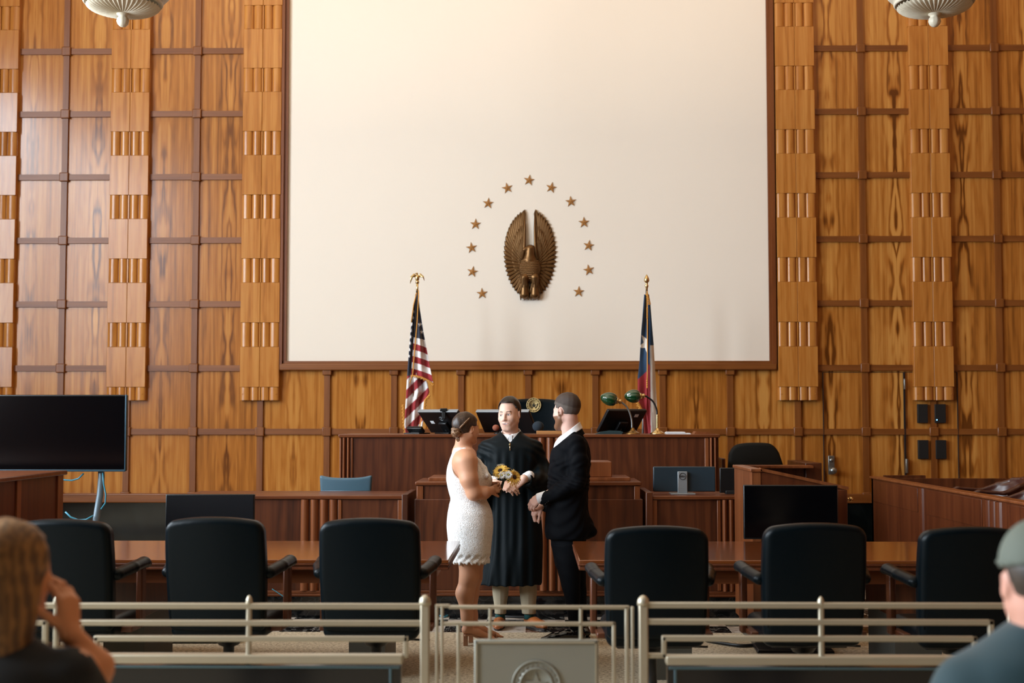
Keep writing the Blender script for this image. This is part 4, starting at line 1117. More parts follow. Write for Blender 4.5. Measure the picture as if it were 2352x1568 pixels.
# --- black plates beside the doors
for (xa, xb, ya, yb2, lab) in ((2106, 2129, 928, 971, 'upper left black plate beside the end strip'), (2145, 2170, 928, 971, 'upper right black plate with a tiny blue light'), (2106, 2129, 1010, 1053, 'lower left black plate on the door panelling'), (2146, 2170, 1010, 1053, 'lower right black plate on the door panelling')):
    t = thing('wall_plate', lab, 'wall plate', P((xa + xb) / 2, yb2, YW - .04), group='black plates on the panelling')
    b = MB(); b.box(PX(xa, YW), PX(xb, YW), YW - .045, YW - .001, PZ(yb2, YW), PZ(ya, YW), .004); b.obj('housing', 'blackmat', t)
    if 'blue' in lab:
        m = mat('indicator_light', (0, 0, 0, 1)); m.node_tree.nodes['Principled BSDF'].inputs['Emission Color'].default_value = (.2, .6, 1, 1); m.node_tree.nodes['Principled BSDF'].inputs['Emission Strength'].default_value = 6
        b = MB(); b.ball(P(2152, 964, YW - .047), .006, 8); b.obj('indicator', m, t)

# --- ceiling lamps: ribbed plaster bowls on rods
def bowl_lamp(pxx, label):
    Y = 10.0; c = P(pxx, 62, Y); x, z0 = c.x, c.z
    t = thing('pendant_lamp', label, 'lamp', (x, Y, ZC), group='bowl pendant lamps')
    T_ = Matrix.Translation((x, Y, z0))
    s = Y / FPX
    MB().lathe([(.001, 0), (.022, .004), (.038, .02), (.045, .042), (.042, .062), (.030, .078), (.034, .084), (.046, .092), (.048, .104), (.034, .112), (.03, .13)], T_, 28, mod=lambda r, z, a_: r * (1 + .06 * math.cos(9 * a_) * (1 if .03 < z < .075 else 0))).obj('finial', 'creamw', t)
    n = 10; prof = []
    zb0 = .10; zb1 = .215; rb = .27
    for i in range(n + 1):
        u = i / n; prof.append((.03 + (rb - .03) * math.sin(u * PI / 2) ** .9, zb0 + .004 + (zb1 - zb0 - .03) * (1 - math.cos(u * PI / 2))))
    def dish(u, v):
        r = .028 + (rb - .028) * v; a_ = 2 * PI * u; h_ = zb0 + (zb1 - zb0 - .045) * (1 - math.cos(math.asin(min(1, v * .98)))) ** 1.0
        return Vector((x + r * math.cos(a_), Y + r * math.sin(a_), z0 + h_ - .0065 * math.cos(44 * a_) * min(1, v * 3)))
    MB().grid(dish, 352, 12, wrap=True).obj('ribbed_dish', 'creamw', t, recalc=False)
    b = MB(); rim = [(rb - .005, zb1 - .035), (rb + .012, zb1 - .045), (rb + .022, zb1 - .03), (rb + .012, zb1 - .012), (rb + .03, zb1 - .006), (rb + .07, zb1 + .035), (rb + .09, zb1 + .075), (rb + .085, zb1 + .11), (rb + .06, zb1 + .12), (rb + .05, zb1 + .10), (rb - .05, zb1)]
    b.lathe(rim, T_, 120, mod=lambda r, z, a_: r * (1 + .008 * math.cos(60 * a_) * (1 if z < zb1 else .3))); b.obj('rim', 'creamw', t)
    b = MB(); b.tube([(x, Y, z0 + .2), (x, Y, ZC - .02)], .015, 10); b.lathe([(.12, -.001), (.11, -.03), (.04, -.07)][::-1], Matrix.Translation((x, Y, ZC)), 24); b.obj('rod', 'creamw', t)
    for q in range(3):
        a_ = 2 * PI * q / 3 + .4; b = MB(); b.tube([(x + .33 * math.cos(a_), Y + .33 * math.sin(a_), z0 + .32), (x, Y, z0 + 1.5)], .006, 6); b.obj('chain', 'creamw', t)
    la = bpy.data.lights.new('uplight', 'AREA'); la.shape = 'DISK'; la.size = .4; la.energy = UP; la.color = (1, .78, .55)
    lo = bpy.data.objects.new('uplight', la); COL.objects.link(lo); lo.location = (x, Y, z0 + .36); lo.rotation_euler = (PI, 0, 0)
bowl_lamp(282, 'ribbed cream bowl lamp hanging at the top left')
bowl_lamp(2147, 'ribbed cream bowl lamp hanging at the top right')

# --- flags
M['flagm'] = vcol('flag_cloth', .75, sheen=.3)
def pl(pts, y):
    for (y0, x0), (y1, x1) in zip(pts, pts[1:]):
        if y <= y1: return x0 + (x1 - x0) * max(0, (y - y0)) / (y1 - y0)
    return pts[-1][1]
def drape(t, name, left, right, y0, y1, Y, colf, folds=3, amp=.03, ph=0, nu=40, nv=240, bottom=None):
    vs, fs, cols = [], [], []
    for j in range(nv + 1):
        v = j / nv; yy = y0 + (y1 - y0) * v
        for i in range(nu + 1):
            u = i / nu
            y_ = yy + (bottom(u) * v if bottom else 0)
            x_ = pl(left, y_) * (1 - u) + pl(right, y_) * u
            w = pl(right, y_) - pl(left, y_)
            d = amp * min(1, w / 30 + .2) * math.sin(ph + folds * 2 * PI * u + .6 * v) + .01 * math.sin(9 * v + 5 * u)
            p = P(x_, y_, Y - .02 - d); vs.append(p); cols.append(colf(x_, y_, u, v))
    for j in range(nv):
        for i in range(nu):
            a_ = j * (nu + 1) + i; fs.append((a_, a_ + 1, a_ + nu + 2, a_ + nu + 1))
    me = bpy.data.meshes.new(name); me.from_pydata(vs, [], fs); me.polygons.foreach_set('use_smooth', [True] * len(fs))
    at = me.color_attributes.new('Col', 'FLOAT_COLOR', 'POINT'); at.data.foreach_set('color', np.array(cols, np.float32).ravel())
    me.materials.append(M['flagm']); return link(name, me, t, solid=.004)
RED, WHT, NAVY, GOLD = srgb(150, 26, 34), srgb(232, 228, 226), srgb(22, 30, 52), srgb(214, 150, 62)
def instar(x, y, cx, cy, r, rot=0):
    dx, dy = x - cx, -(y - cy); q = math.hypot(dx, dy)
    if q > r: return False
    a_ = (math.atan2(dy, dx) - PI / 2 - rot) % (2 * PI / 5); a_ = abs(a_ - PI / 5) ; a_ = PI / 5 - a_
    ri = r * .40; # edge between outer point (angle 0) and inner point (angle 36)
    x1, y1 = r, 0; x2, y2 = ri * math.cos(PI / 5), ri * math.sin(PI / 5)
    px_, py_ = q * math.cos(a_), q * math.sin(a_)
    return (x2 - x1) * (py_ - y1) - (y2 - y1) * (px_ - x1) > 0
Y = 14.35
uf = thing('flag', 'furled red and white striped flag with gold fringe left of the judge bench', 'flag', (PX(950, Y), Y, .42))
b = MB(); b.tube([q3(958.5, 668, Y), q3(955, 800, Y), q3(951, 930, Y), (PX(947, Y), Y, .46)], .014, 12); b.obj('pole', mat('dark_pole', srgb(40, 30, 26), .35), uf)
b = MB(); b.tube([q3(952.5, 898, Y), q3(952, 931, Y)], .019, 12); b.tube([q3(958.7, 650, Y), q3(958.4, 672, Y)], .012, 12); b.obj('pole_joint', 'brass', uf)
b = MB(); b.lathe([(.22, 0), (.22, .03), (.08, .08), (.03, .14)], Matrix.Translation((PX(947, Y), Y, .42)), 28); b.obj('base', 'brass_d', uf)
# eagle finial
f0 = P(958.5, 650, Y)
b = MB(); b.ball(f0 + Vector((0, 0, .01)), .022, 14); b.ball(f0 + Vector((0, 0, .055)), .026, 14, (.9, .8, 1.4)); b.ball(f0 + Vector((-.004, 0, .10)), .013, 10); b.tube([f0 + Vector((-.01, -.01, .103)), f0 + Vector((-.026, -.02, .096))], [.006, .002], 6)
for sg in (-1, 1):
    for i in range(6):
        b.tube([f0 + Vector((sg * .012, 0, .072)), f0 + Vector((sg * (.035 + .006 * i), -.005, .098 - .006 * i)), f0 + Vector((sg * (.05 + .005 * i), -.006, .055 - .012 * i + (.03 if sg > 0 else .0)))], [.011, .008, .003], 6)
b.obj('finial', 'brass', uf)
def us_back(x, y, u, v):
    if y < 862 - (x - 940) * .4 and x < 962:
        for q in range(8):
            if instar(x, y, 950 - q * 1.6, 716 + q * 14.5, 5.2): return WHT
        return NAVY
    if y < 780: return NAVY
    s = (y + (x - 945) * .95 - 862) / 21.5
    return WHT if int(math.floor(s)) % 2 == 0 else RED
def us_front(x, y, u, v):
    edge = 774 + (x - 950) * .25
    if y < edge:
        for (cx, cy) in ((965, 745), (969, 762)):
            if instar(x, y, cx, cy, 5.5): return WHT
        return NAVY
    s = (y - edge - max(0, x - 962) * .12) / 14.6
    return WHT if int(s) % 2 == 0 else RED
drape(uf, 'back_drape', [(672, 955), (760, 943), (850, 936), (920, 932), (975, 929), (1010, 934)], [(672, 959), (760, 966), (860, 978), (900, 986), (925, 976), (955, 974), (1010, 966)], 675, 1000, Y, us_back, folds=2.2, amp=.035, ph=.5)
drape(uf, 'front_drape', [(672, 957.5), (760, 952), (845, 946), (900, 941)], [(672, 960), (710, 964), (760, 972), (830, 985), (885, 996), (900, 998)], 676, 862, Y - .07, us_front, folds=1.6, amp=.028, ph=2.2, bottom=lambda u: 2 + 18 * max(0, u - .2))
def fringe(t, pts, r=.012, n=3, nm='fringe'):
    b = MB()
    for (x0, y0_, Y0), (x1, y1_, Y1) in zip(pts, pts[1:]):
        A, B = P(x0, y0_, Y0), P(x1, y1_, Y1); L = (B - A).length; k_ = max(2, int(L / .011)); d = (B - A)
        dn = Vector((-d.z, 0, d.x)).normalized()
        for i in range(k_):
            p = A + d * (i / k_); h_ = r * (1.9 + .5 * math.sin(i * 2.1)); s_ = -1 if dn.z > 0 else 1
            b.tube([p - dn * s_ * .004, p + dn * s_ * h_], [.0062, .004], 5)
    return b.obj(nm, 'gold', t)
yf = Y - .11
fringe(uf, [(996, 882, yf), (985, 873, yf), (970, 866, yf), (955, 862, yf), (942, 862, yf)])
fringe(uf, [(987, 905, Y - .05), (975, 918, Y - .05), (973, 940, Y - .05), (966, 968, Y - .05), (960, 996, Y - .05)][::-1])
fringe(uf, [(928, 930, Y), (929, 960, Y), (933, 1000, Y)], nm='fringe')
b = MB(); b.tube([q3(961, 666, yf), q3(961.5, 680, yf), q3(958, 740, yf), q3(953, 800, yf), q3(948, 860, yf), q3(941, 880, yf)], .0055, 6); b.tube([q3(957, 672, yf + .05), q3(950, 700, yf + .05), q3(945, 740, yf + .05)], .006, 6); b.obj('cord', 'gold', uf)
BLUE, RED2, CRM = srgb(20, 58, 92), srgb(156, 30, 40), srgb(226, 218, 208)
tf = thing('flag', 'furled blue, white and red flag with one star behind the green lamps', 'flag', (PX(1486, Y), Y, .42))
b = MB(); b.tube([q3(1485.5, 668, Y), q3(1478, 940, Y), (PX(1470, Y), Y, .46)], .013, 12); b.obj('pole', 'steel', tf)
b = MB(); b.lathe([(.22, 0), (.22, .03), (.08, .08), (.03, .14)], Matrix.Translation((PX(1470, Y), Y, .42)), 28); b.obj('base', 'brass_d', tf)
f0 = P(1485.5, 668, Y); b = MB(); b.lathe([(.011, -.02), (.012, .03), (.018, .045), (.02, .06), (.013, .07), (.014, .085), (.026, .10), (.03, .115), (.018, .15), (.002, .178)], Matrix.Translation(f0), 18); b.obj('finial', 'brass', tf)
def tx_back(x, y, u, v):
    if x > 1493 + (y - 780) * .01 and y > 793: return CRM
    if y < 826 + (x - 1488) * .9 + 8: return BLUE
    return RED2
def tx_left(x, y, u, v):
    if instar(x, y, 1488, 790, 26, .62): return CRM
    if y > 870 - (x - 1466) * .9: return RED2
    return BLUE
drape(tf, 'back_drape', [(672, 1484), (760, 1484), (860, 1484), (940, 1483), (1000, 1482)], [(672, 1490), (700, 1494), (790, 1501), (860, 1505), (930, 1509), (1000, 1511)], 676, 1000, Y, tx_back, folds=1.2, amp=.016, ph=2.6)
drape(tf, 'front_drape', [(672, 1480), (760, 1473), (830, 1469), (865, 1465), (920, 1465), (945, 1475), (1000, 1482)], [(672, 1487), (800, 1487), (860, 1486.5), (940, 1485), (1000, 1493)], 676, 998, Y - .06, tx_left, folds=.8, amp=.02, ph=1.2)
fringe(tf, [(1487, 672, yf), (1491, 684, yf), (1494, 698, yf)][::-1], .012)
fringe(tf, [(1466, 922, yf), (1474, 938, yf), (1483, 946, yf)][::-1], .016)
b = MB(); b.tube([q3(1486.5, 668, yf), q3(1487, 760, yf), q3(1487, 860, yf), q3(1486, 890, yf)], .006, 6)
for i in range(7): b.ball(P(1486.7, 708 + i * 3.6, yf), .010, 8)
for i in range(4): b.ball(P(1486.3, 874 + i * 5, yf), .009, 8, (1, 1, 1.6))
b.obj('cord', 'gold', tf)

# --- rail
YR = 5.3
def bar(b, pts, w=.009, d=.012):
    """flat-sided metal bar along an axis-aligned path in the rail plane (px, py)"""
    for (xa, ya), (xb, yb2) in zip(pts, pts[1:]):
        A, B = P(xa, ya, YR), P(xb, yb2, YR)
        x0, x1 = min(A.x, B.x) - w, max(A.x, B.x) + w; z0, z1 = min(A.z, B.z) - w, max(A.z, B.z) + w
        b.box(x0, x1, YR - d, YR + d, z0, z1, .004, 2)
def post(t, pxx, wpx, ytop=1390, big=False):
    x = PX(pxx, YR); w = wpx * YR / FPX / 2; zt_ = PZ(ytop - 2, YR)
    b = MB(); b.box(x - w, x + w, YR - w, YR + w, 0, zt_, .006); b.lathe([(w * 1.25, -.006), (w * 1.32, .006), (w * 1.1, .02), (w * .6, .030), (.001, .034)], Matrix.Translation((x, YR, zt_)), 20)
    return b.obj('post', 'railm', t)
yb_r = 1509
M['rail_box'] = mat('rail_dark_panel', srgb(20, 20, 22), .18, spec=.6)
M['rail_edge'] = mat('rail_teal_edge', srgb(84, 108, 116), .3, metal=.3)
def rail(label, posts, spans, panels, x_end):
    t = thing('courtroom_rail', label, 'railing', (PX((x_end[0] + x_end[1]) / 2, YR), YR, 0))
    for p_ in posts: post(t, *p_)
    for pts in spans:
        b = MB(); bar(b, pts); b.obj('bar', 'railm', t)
    for (xa, xb) in panels:
        A = PX(xa, YR); B = PX(xb, YR); zt_ = PZ(yb_r - 6, YR)
        b = MB(); b.box(A, B, YR - .03, YR + .03, zt_ - .034, zt_, .006); b.obj('bottom_rail', 'railm', t)
        b = MB(); b.box(A + .005, B - .005, YR - .02, YR + .02, .02, zt_ - .042); pn = b.obj('panel', 'rail_box', t)
        b = MB(); z_ = PZ(1530, YR); b.box(A + .01, B - .01, YR - .028, YR - .018, z_ - .006, z_ + .004, .002); b.box(B - .05, B - .04, YR - .028, YR - .018, .1, z_, .002); b.box(A + .03, A + .04, YR - .028, YR - .018, .1, z_, .002); b.obj('panel_edge', 'rail_edge', pn)
    return t
rail('pale metal courtroom rail left of the gate', [(978, 21, 1388), (577, 12), (138, 12)],
     [[(-60, 1391), (978, 1391)], [(978, 1430), (185, 1430), (185, 1505)], [(932, 1466), (222, 1466), (222, 1505)], [(932, 1466), (932, 1505)], [(-60, 1430), (104, 1430), (104, 1505)], [(-60, 1466), (60, 1466), (60, 1505)]], [(185, 928), (-60, 108)], (-60, 978))
rail('pale metal courtroom rail right of the gate', [(1475, 21, 1388), (1880, 12), (2310, 12)],
     [[(1475, 1390), (2420, 1390)], [(1475, 1428), (2276, 1428), (2276, 1505)], [(1525, 1466), (2238, 1466), (2238, 1505)], [(1525, 1466), (1525, 1505)], [(1475, 1505), (1525, 1505)]], [(1525, 2270)], (1475, 2420))
gt = thing('courtroom_gate', 'low metal gate in the aisle with silver plaque and nested bars', 'gate', (PX(1226, YR), YR, 0))
for pts in ([(1003, 1391), (1030, 1391)], [(1034, 1394), (1442, 1394)], [(1018, 1432), (1410, 1432), (1410, 1640)], [(1053, 1432), (1053, 1640)], [(1126, 1394), (1126, 1467)], [(1334, 1394), (1334, 1467)], [(1440, 1394), (1440, 1700)]):
    b = MB(); bar(b, pts, .0062, .009); b.obj('bar', 'railm', gt)
for x_ in (1005, 1017, 1450):
    b = MB(); A = PX(x_, YR); b.box(A - .0055, A + .0055, YR - .01, YR + .01, .0, PZ(1392, YR), .003); b.obj('stile', 'railm', gt)
b = MB(); b.box(PX(1090, YR), PX(1372, YR), YR - .02, YR + .01, .3, PZ(1467, YR), .006); pq = b.obj('plaque', 'plaque', gt)
b = MB(); A, B, zt_ = PX(1094, YR), PX(1368, YR), PZ(1471, YR); w = .006
b.box(A, A + w, YR - .027, YR - .018, .31, zt_); b.box(B - w, B, YR - .027, YR - .018, .31, zt_); b.box(A, B, YR - .027, YR - .018, zt_ - w, zt_); b.obj('plaque_border', 'railm', pq)
Mx = Matrix.Translation((PX(1231, YR), YR - .02, PZ(1570, YR))) @ Matrix.Rotation(PI / 2, 4, 'X')
b = MB(); b.lathe([(.001, .003), (.060, .003), (.060, .006), (.064, .006), (.064, .003), (.088, .003), (.088, .007), (.094, .007), (.094, -.002)][::-1], Mx, 48)
sp = [(math.cos(PI / 2 + PI * i / 5) * (.045 if i % 2 == 0 else .018), math.sin(PI / 2 + PI * i / 5) * (.045 if i % 2 == 0 else .018)) for i in range(10)]
b.prism(sp, lambda p, q: (p[0], p[1], .003 + q * .004), Mx)
for i in range(24):
    a_ = 2 * PI * i / 24; b.box(-.003, .003, -.006, .006, .003, .006, M4=Mx @ Matrix.Rotation(a_, 4, 'Z') @ Matrix.Translation((.076, 0, 0)))
b.obj('plaque_seal', 'plaque', pq)
# --- cables on the floor
def fl(px_, py_, z=.008):
    d = P(px_, py_, 1.0) - CAM; k_ = (z - CAM.z) / d.z; return CAM + d * k_
for i, (pts, m, r, lab) in enumerate(((((1000, 1418), (1010, 1400), (1024, 1396), (1034, 1408), (1020, 1416), (1008, 1410), (1016, 1399)), 'cable_b', .007, 'coil of blue cable on the floor behind the gate hinge'),
        (((1034, 1405), (1060, 1400), (1090, 1404), (1120, 1410), (1160, 1415), (1220, 1417)), 'cable_k', .009, 'dark cable running along the plinth behind the judge'),
        (((1622, 1470), (1650, 1475), (1700, 1482), (1740, 1481), (1800, 1484), (1850, 1496)), 'cable_k', .012, 'thick dark cable lying on the carpet under the right table'),
        (((625, 1352), (640, 1362), (655, 1372), (668, 1380)), 'cable_b', .004, 'thin pale cable against the dark plinth below the left desk'))):
    if i == 3: pp = [P(a_, b2, 11.05) for a_, b2 in pts]
    else: pp = [fl(a_, b2, r + .002) for a_, b2 in pts]
    cur = []
    for j in range(len(pp) - 1):
        p0, p1, p2, p3 = pp[max(j - 1, 0)], pp[j], pp[j + 1], pp[min(j + 2, len(pp) - 1)]
        for q in range(6):
            u = q / 6; cur.append(.5 * ((2 * p1) + (p2 - p0) * u + (2 * p0 - 5 * p1 + 4 * p2 - p3) * u * u + (3 * p1 - p0 - 3 * p2 + p3) * u ** 3))
    cur.append(pp[-1])
    tag(MB().tube(cur, r, 8).obj('floor_cable', m), lab, 'cable')
# ================================================================ people
def V3(*a): return np.array(a, np.float32)
class Head:
    """a head in its own frame: x to the person's left ear side of the frame, y out of the face, z up"""
    def __init__(s, C, yaw, pitch=0, roll=0, k=1.0):
        s.C = np.array(C, np.float32); s.R = rotm(0, 0, yaw) @ rotm(pitch, 0, 0) @ rotm(0, roll, 0); s.k = k
    def w(s, x, y, z): return s.C + s.R @ V3(x, y, z) * s.k
    def loc(s, X, Y, Z):
        p = [X - s.C[0], Y - s.C[1], Z - s.C[2]]; R = s.R
        return [(R[0][i] * p[0] + R[1][i] * p[1] + R[2][i] * p[2]) / s.k for i in range(3)]
    def box(s, r=.17): return s.C - r, s.C + r
def head(S, H, skin=1, lip=2, eye=3, iris=4, brow=5, mouth='closed', teeth=3, dark=4, chin=1.0, detail=True):
    k = H.k
    def ell(c, r, kk=.02, col=skin, op='u', R=None): S.ell(H.w(*c), V3(*r) * k, R=(H.R if R is None else H.R @ R), k=kk * k, c=col, op=op)
    def con(a, b, ra, rb=None, kk=.015, col=skin, op='u'): S.cone(H.w(*a), H.w(*b), ra * k, (ra if rb is None else rb) * k, kk * k, col, op)
    ell((0, -.014, .042), (.076, .097, .088), .02)
    ell((0, .026, -.02), (.066, .066, .090), .03)
    for sx in (-1, 1):
        con((sx * .050, .008, -.042), (sx * .022, .058, -.090 * chin), .027, .020, .03)
        ell((sx * .037, .062, -.022), (.027, .024, .028), .025)
    con((-.012, .066, -.094 * chin), (.012, .066, -.094 * chin), .021, None, .022)
    if detail:
        con((-.036, .079, .024), (-.012, .088, .022), .009, .009, .014); con((.036, .079, .024), (.012, .088, .022), .009, .009, .014)
        for sx in (-1, 1):
            ell((sx * .031, .103, .005), (.019, .016, .012), .012, None, 's')
            ell((sx * .031, .0765, .0055), (.0140, .0125, .0115), .008)
        # lids leave a narrow opening
            con((sx * .017, .0850, .0135), (sx * .045, .080, .0130), .0044, .0040, .003)
        con((0, .086, .020), (0, .109, -.024), .0085, .0115, .014)
        for sx in (-1, 1): ell((sx * .0125, .098, -.030), (.0085, .010, .0075), .008)
        ell((0, .106, -.028), (.011, .010, .009), .008)
        if mouth == 'closed':
            con((-.020, .084, -.058), (.020, .084, -.058), .0055, None, .005, lip); con((-.015, .086, -.066), (.015, .086, -.066), .006, None, .005, lip)
        else:
            ell((0, .078, -.062), (.036, .022, .022), .02)
            ell((0, .106, -.0605), (.026, .012, .0048), .003, None, 's')
            for sx in (-1, 1):
                con((sx * .029, .0835, -.0545), (0, .0965, -.0530), .0030, .0036, .004, lip)
                con((sx * .028, .0835, -.0560), (0, .0935, -.0715), .0030, .0048, .004, lip)
                con((sx * .026, .088, -.036), (sx * .036, .070, -.058), .006, .005, .012)
    for sx in (-1, 1):
        ell((sx * .080, -.006, .002), (.009, .019, .031), .008, R=rotm(0, 0, -sx * .45))
        ell((sx * .090, -.002, .004), (.008, .010, .018), .005, None, 's', R=rotm(0, 0, -sx * .45))
    if detail:
        def eyes(k_):
            def g(X, Y, Z):
                x, y, z = H.loc(X, Y, Z); u = np.abs(x) - .031; zc = .0055 + .05 * u; hh = .0050 * (1 - (u / .0155) ** 2)
                op = (np.abs(z - zc) < hh) & (np.abs(u) < .0155)
                ir = (np.minimum(np.abs(x - .0335), np.abs(x + .0285)) ** 2 + (z - .0058) ** 2) < .0054 ** 2
                if k_ == 0: return (y > .066) & (np.abs(u) < .0165) & (z > zc) & (z < zc + hh + .0022) & (z > zc + hh * .7)
                return (y > .066) & (op if k_ == 1 else op & ir)
            return g
        for q, cc in ((0, dark), (1, eye), (2, iris)): S.paint(eyes(q), *H.box(), cc)
        if mouth != 'closed':
            def mth(k_):
                def g(X, Y, Z):
                    x, y, z = H.loc(X, Y, Z); zc = -.0615 + 5.5 * x * x; ho = .0050 * (1 - (x / .0275) ** 2); lw = np.sqrt(np.clip(1 - (x / .031) ** 2, 0, 1))
                    if k_ == 0: return (y > .06) & (np.abs(x) < .031) & (z < zc + ho + .0034 * lw) & (z > zc - ho - .0062 * lw)
                    if k_ == 1: return (y > .06) & (np.abs(x) < .0275) & (np.abs(z - zc) < ho)
                    return (y > .06) & (np.abs(x) < .0215) & (z < zc + ho) & (z > zc - ho * .35)
                return g
            for q, cc in ((0, lip), (1, dark), (2, teeth)): S.paint(mth(q), *H.box(), cc)
    if detail and brow:
        def bf(X, Y, Z):
            x, y, z = H.loc(X, Y, Z); a = np.abs(x)
            return (y > .07) & (a > .013) & (a < .050) & (np.abs(z - (.0275 + .005 * np.sin((a - .013) / .037 * 2.4))) < .0034)
        S.paint(bf, *H.box(), brow)
def hand(S, wrist, fdir, pn, side, k=1.0, curl=(.5, .5, .5, .5), thumb=.5, col=1, spread=.06, tdir=1):
    """palm + five fingers. fdir: wrist->knuckles, pn: out of the back of the hand, side +1/-1: which way the thumb sits"""
    f = V3(*fdir); f /= np.linalg.norm(f); n = V3(*pn); n -= f * (n @ f); n /= np.linalg.norm(n); s_ = np.cross(f, n) * side
    W = V3(*wrist)
    def p(a, b, c): return W + (f * a + s_ * b + n * c) * k
    for b_, L in ((.028, .080), (.010, .086), (-.010, .084), (-.028, .076)):
        S.cone(p(.0, b_ * .6, 0), p(L, b_, .002), .0155 * k, .0125 * k, .012, col)
    lens = [(.042, .026, .021), (.047, .030, .023), (.043, .028, .022), (.034, .021, .019)]
    for i, (b_, L) in enumerate(((.029, .082), (.010, .088), (-.010, .085), (-.029, .076))):
        q = p(L, b_, .002); a = 0; sp = (1.5 - i) * spread
        for j, ln in enumerate(lens[i]):
            a += curl[i] * (1.0 if j == 0 else 1.15)
            d = (f * math.cos(a) - n * math.sin(a)) + s_ * sp * math.cos(a); d /= np.linalg.norm(d)
            q2 = q + d * ln * k; r0, r1 = (.0096, .0086, .0078)[j], (.0088, .0080, .0066)[j]
            S.cone(q, q2, r0 * k, r1 * k, .004, col); q = q2
    q = p(.022, .026, -.006); a = thumb
    for j, ln in enumerate((.042, .032, .027)):
        d = f * math.cos(a) * .85 + s_ * math.sin(a + .3) * tdir - n * (.35 + .25 * j); d /= np.linalg.norm(d)
        q2 = q + d * ln * k; S.cone(q, q2, (.0145, .0105, .0095)[j] * k, (.0110, .0098, .0078)[j] * k, .006, col); q = q2; a -= .25
def rings(rows, Y, dY=0):
    """silhouette rows (py, xl, xr, half-depth, dy) measured on the photo -> loft rings, low to high"""
    out = []
    for py, xl, xr, ry, dy in rows:
        a, c = P(xl, py, Y + dy), P(xr, py, Y + dy); out.append(((a.z + c.z) / 2, (a.x + c.x) / 2, Y + dy, (c.x - a.x) / 2, ry))
    return sorted(out)
def newS(lo, hi, h, fine=((), (), ())): return SDF(lo, hi, h, fine)

M['skin'] = vcol('skin', .5, sss=.12, spec=.4)
M['cloth_k'] = mat('black_robe_cloth', srgb(5, 14, 18), .6, spec=.14, sheen=.0, bump=.05, bscale=60)
M['suit'] = mat('navy_black_suit', srgb(7, 9, 14), .75, spec=.10, sheen=.0, bump=.05, bscale=500)
M['shirt'] = mat('white_shirt', srgb(238, 240, 244), .7)
M['khaki'] = mat('khaki_trousers', srgb(158, 146, 122), .85, bump=.1, bscale=60, var=.04)
M['tan_shoe'] = mat('tan_leather', srgb(156, 88, 44), .3)
M['black_shoe'] = mat('polished_black', srgb(8, 9, 11), .12, spec=.7)
M['sole'] = mat('dark_sole', srgb(40, 26, 18), .6)
M['sock'] = mat('teal_sock', srgb(18, 74, 74), .9)
M['heel'] = mat('nude_heel', srgb(176, 132, 104), .4)
def hairmat(name, c1, c2, scale=(260, 260, 14), rough=.45):
    m = mat(name, c1, rough); nt = m.node_tree; N = nt.nodes; L = nt.links; b = N['Principled BSDF']
    tc = N.new('ShaderNodeTexCoord'); mp = N.new('ShaderNodeMapping'); mp.inputs['Scale'].default_value = scale
    n = N.new('ShaderNodeTexNoise'); n.inputs['Scale'].default_value = 1; n.inputs['Detail'].default_value = 3
    L.new(tc.outputs['Object'], mp.inputs[0]); L.new(mp.outputs[0], n.inputs['Vector'])
    cr = N.new('ShaderNodeValToRGB'); cr.color_ramp.elements[0].position = .35; cr.color_ramp.elements[0].color = c1; cr.color_ramp.elements[1].position = .68; cr.color_ramp.elements[1].color = c2
    L.new(n.outputs['Fac'], cr.inputs[0]); L.new(cr.outputs[0], b.inputs['Base Color'])
    bp = N.new('ShaderNodeBump'); bp.inputs['Strength'].default_value = .5; bp.inputs['Distance'].default_value = .003
    L.new(n.outputs['Fac'], bp.inputs['Height']); L.new(bp.outputs[0], b.inputs['Normal'])
    return m

# ---------------------------------------------------------------- the judge
Yj = 10.65
def J(px_, py_, dy=0): return V3(*q3(px_, py_, Yj + dy))
xj = PX(1172, Yj)
judge = thing('person', 'person in a long black robe facing the room, hands folded', 'person', (xj, Yj, 0))
H = Head(J(1170, 953.5, -.01), PI + math.radians(-22), math.radians(-3), math.radians(3), 1.02)
hz0 = H.C[2]
S = newS((xj - .42, Yj - .50, -.01), (xj + .42, Yj + .26, 1.80), .010,
         (((xj - .13, xj + .14, .0026), (xj - .085, xj + .06, .0017)), ((Yj - .42, Yj + .12, .0034), (Yj - .13, Yj - .04, .0024)), ((PZ(1146, Yj), PZ(1090, Yj), .0026), (PZ(1000, Yj), 1.79, .0026), (1.52, 1.66, .0017))))
head(S, H, mouth='smile')
S.cone(H.w(0, -.018, -.05), J(1173, 1012, .01), .056, .062, .03, 1)
S.loft([(.86, xj, Yj, .15, .11), (1.1, xj, Yj, .15, .11), (1.3, xj, Yj, .17, .11), (1.42, xj, Yj, .14, .09), (1.46, xj, Yj, .07, .06)], k=.03, c=1)
for sx in (-1, 1):
    S.chain([(xj + sx * .17, Yj + .01, 1.37), (xj + sx * .25, Yj + .02, 1.14)], [.055, .045], .03, c=1)
    lx = PX(1149.5 if sx < 0 else 1215, Yj); S.chain([(xj + .02 + sx * .08, Yj, .90), (lx, Yj, .50), (lx, Yj, .10)], [.08, .052, .030], .02, c=1)
    S.cone((lx, Yj + .01, .10), (lx, Yj + .01, .06), .024, .02, .01, 1)
wl, wr = J(1204, 1099, -.30), J(1143, 1112, -.34)
S.chain([V3(xj + .25, Yj + .02, 1.14), wl], [.045, .030], .02, c=1, flat=None)
S.chain([V3(xj - .25, Yj + .02, 1.14), wr], [.045, .028], .02, c=1)
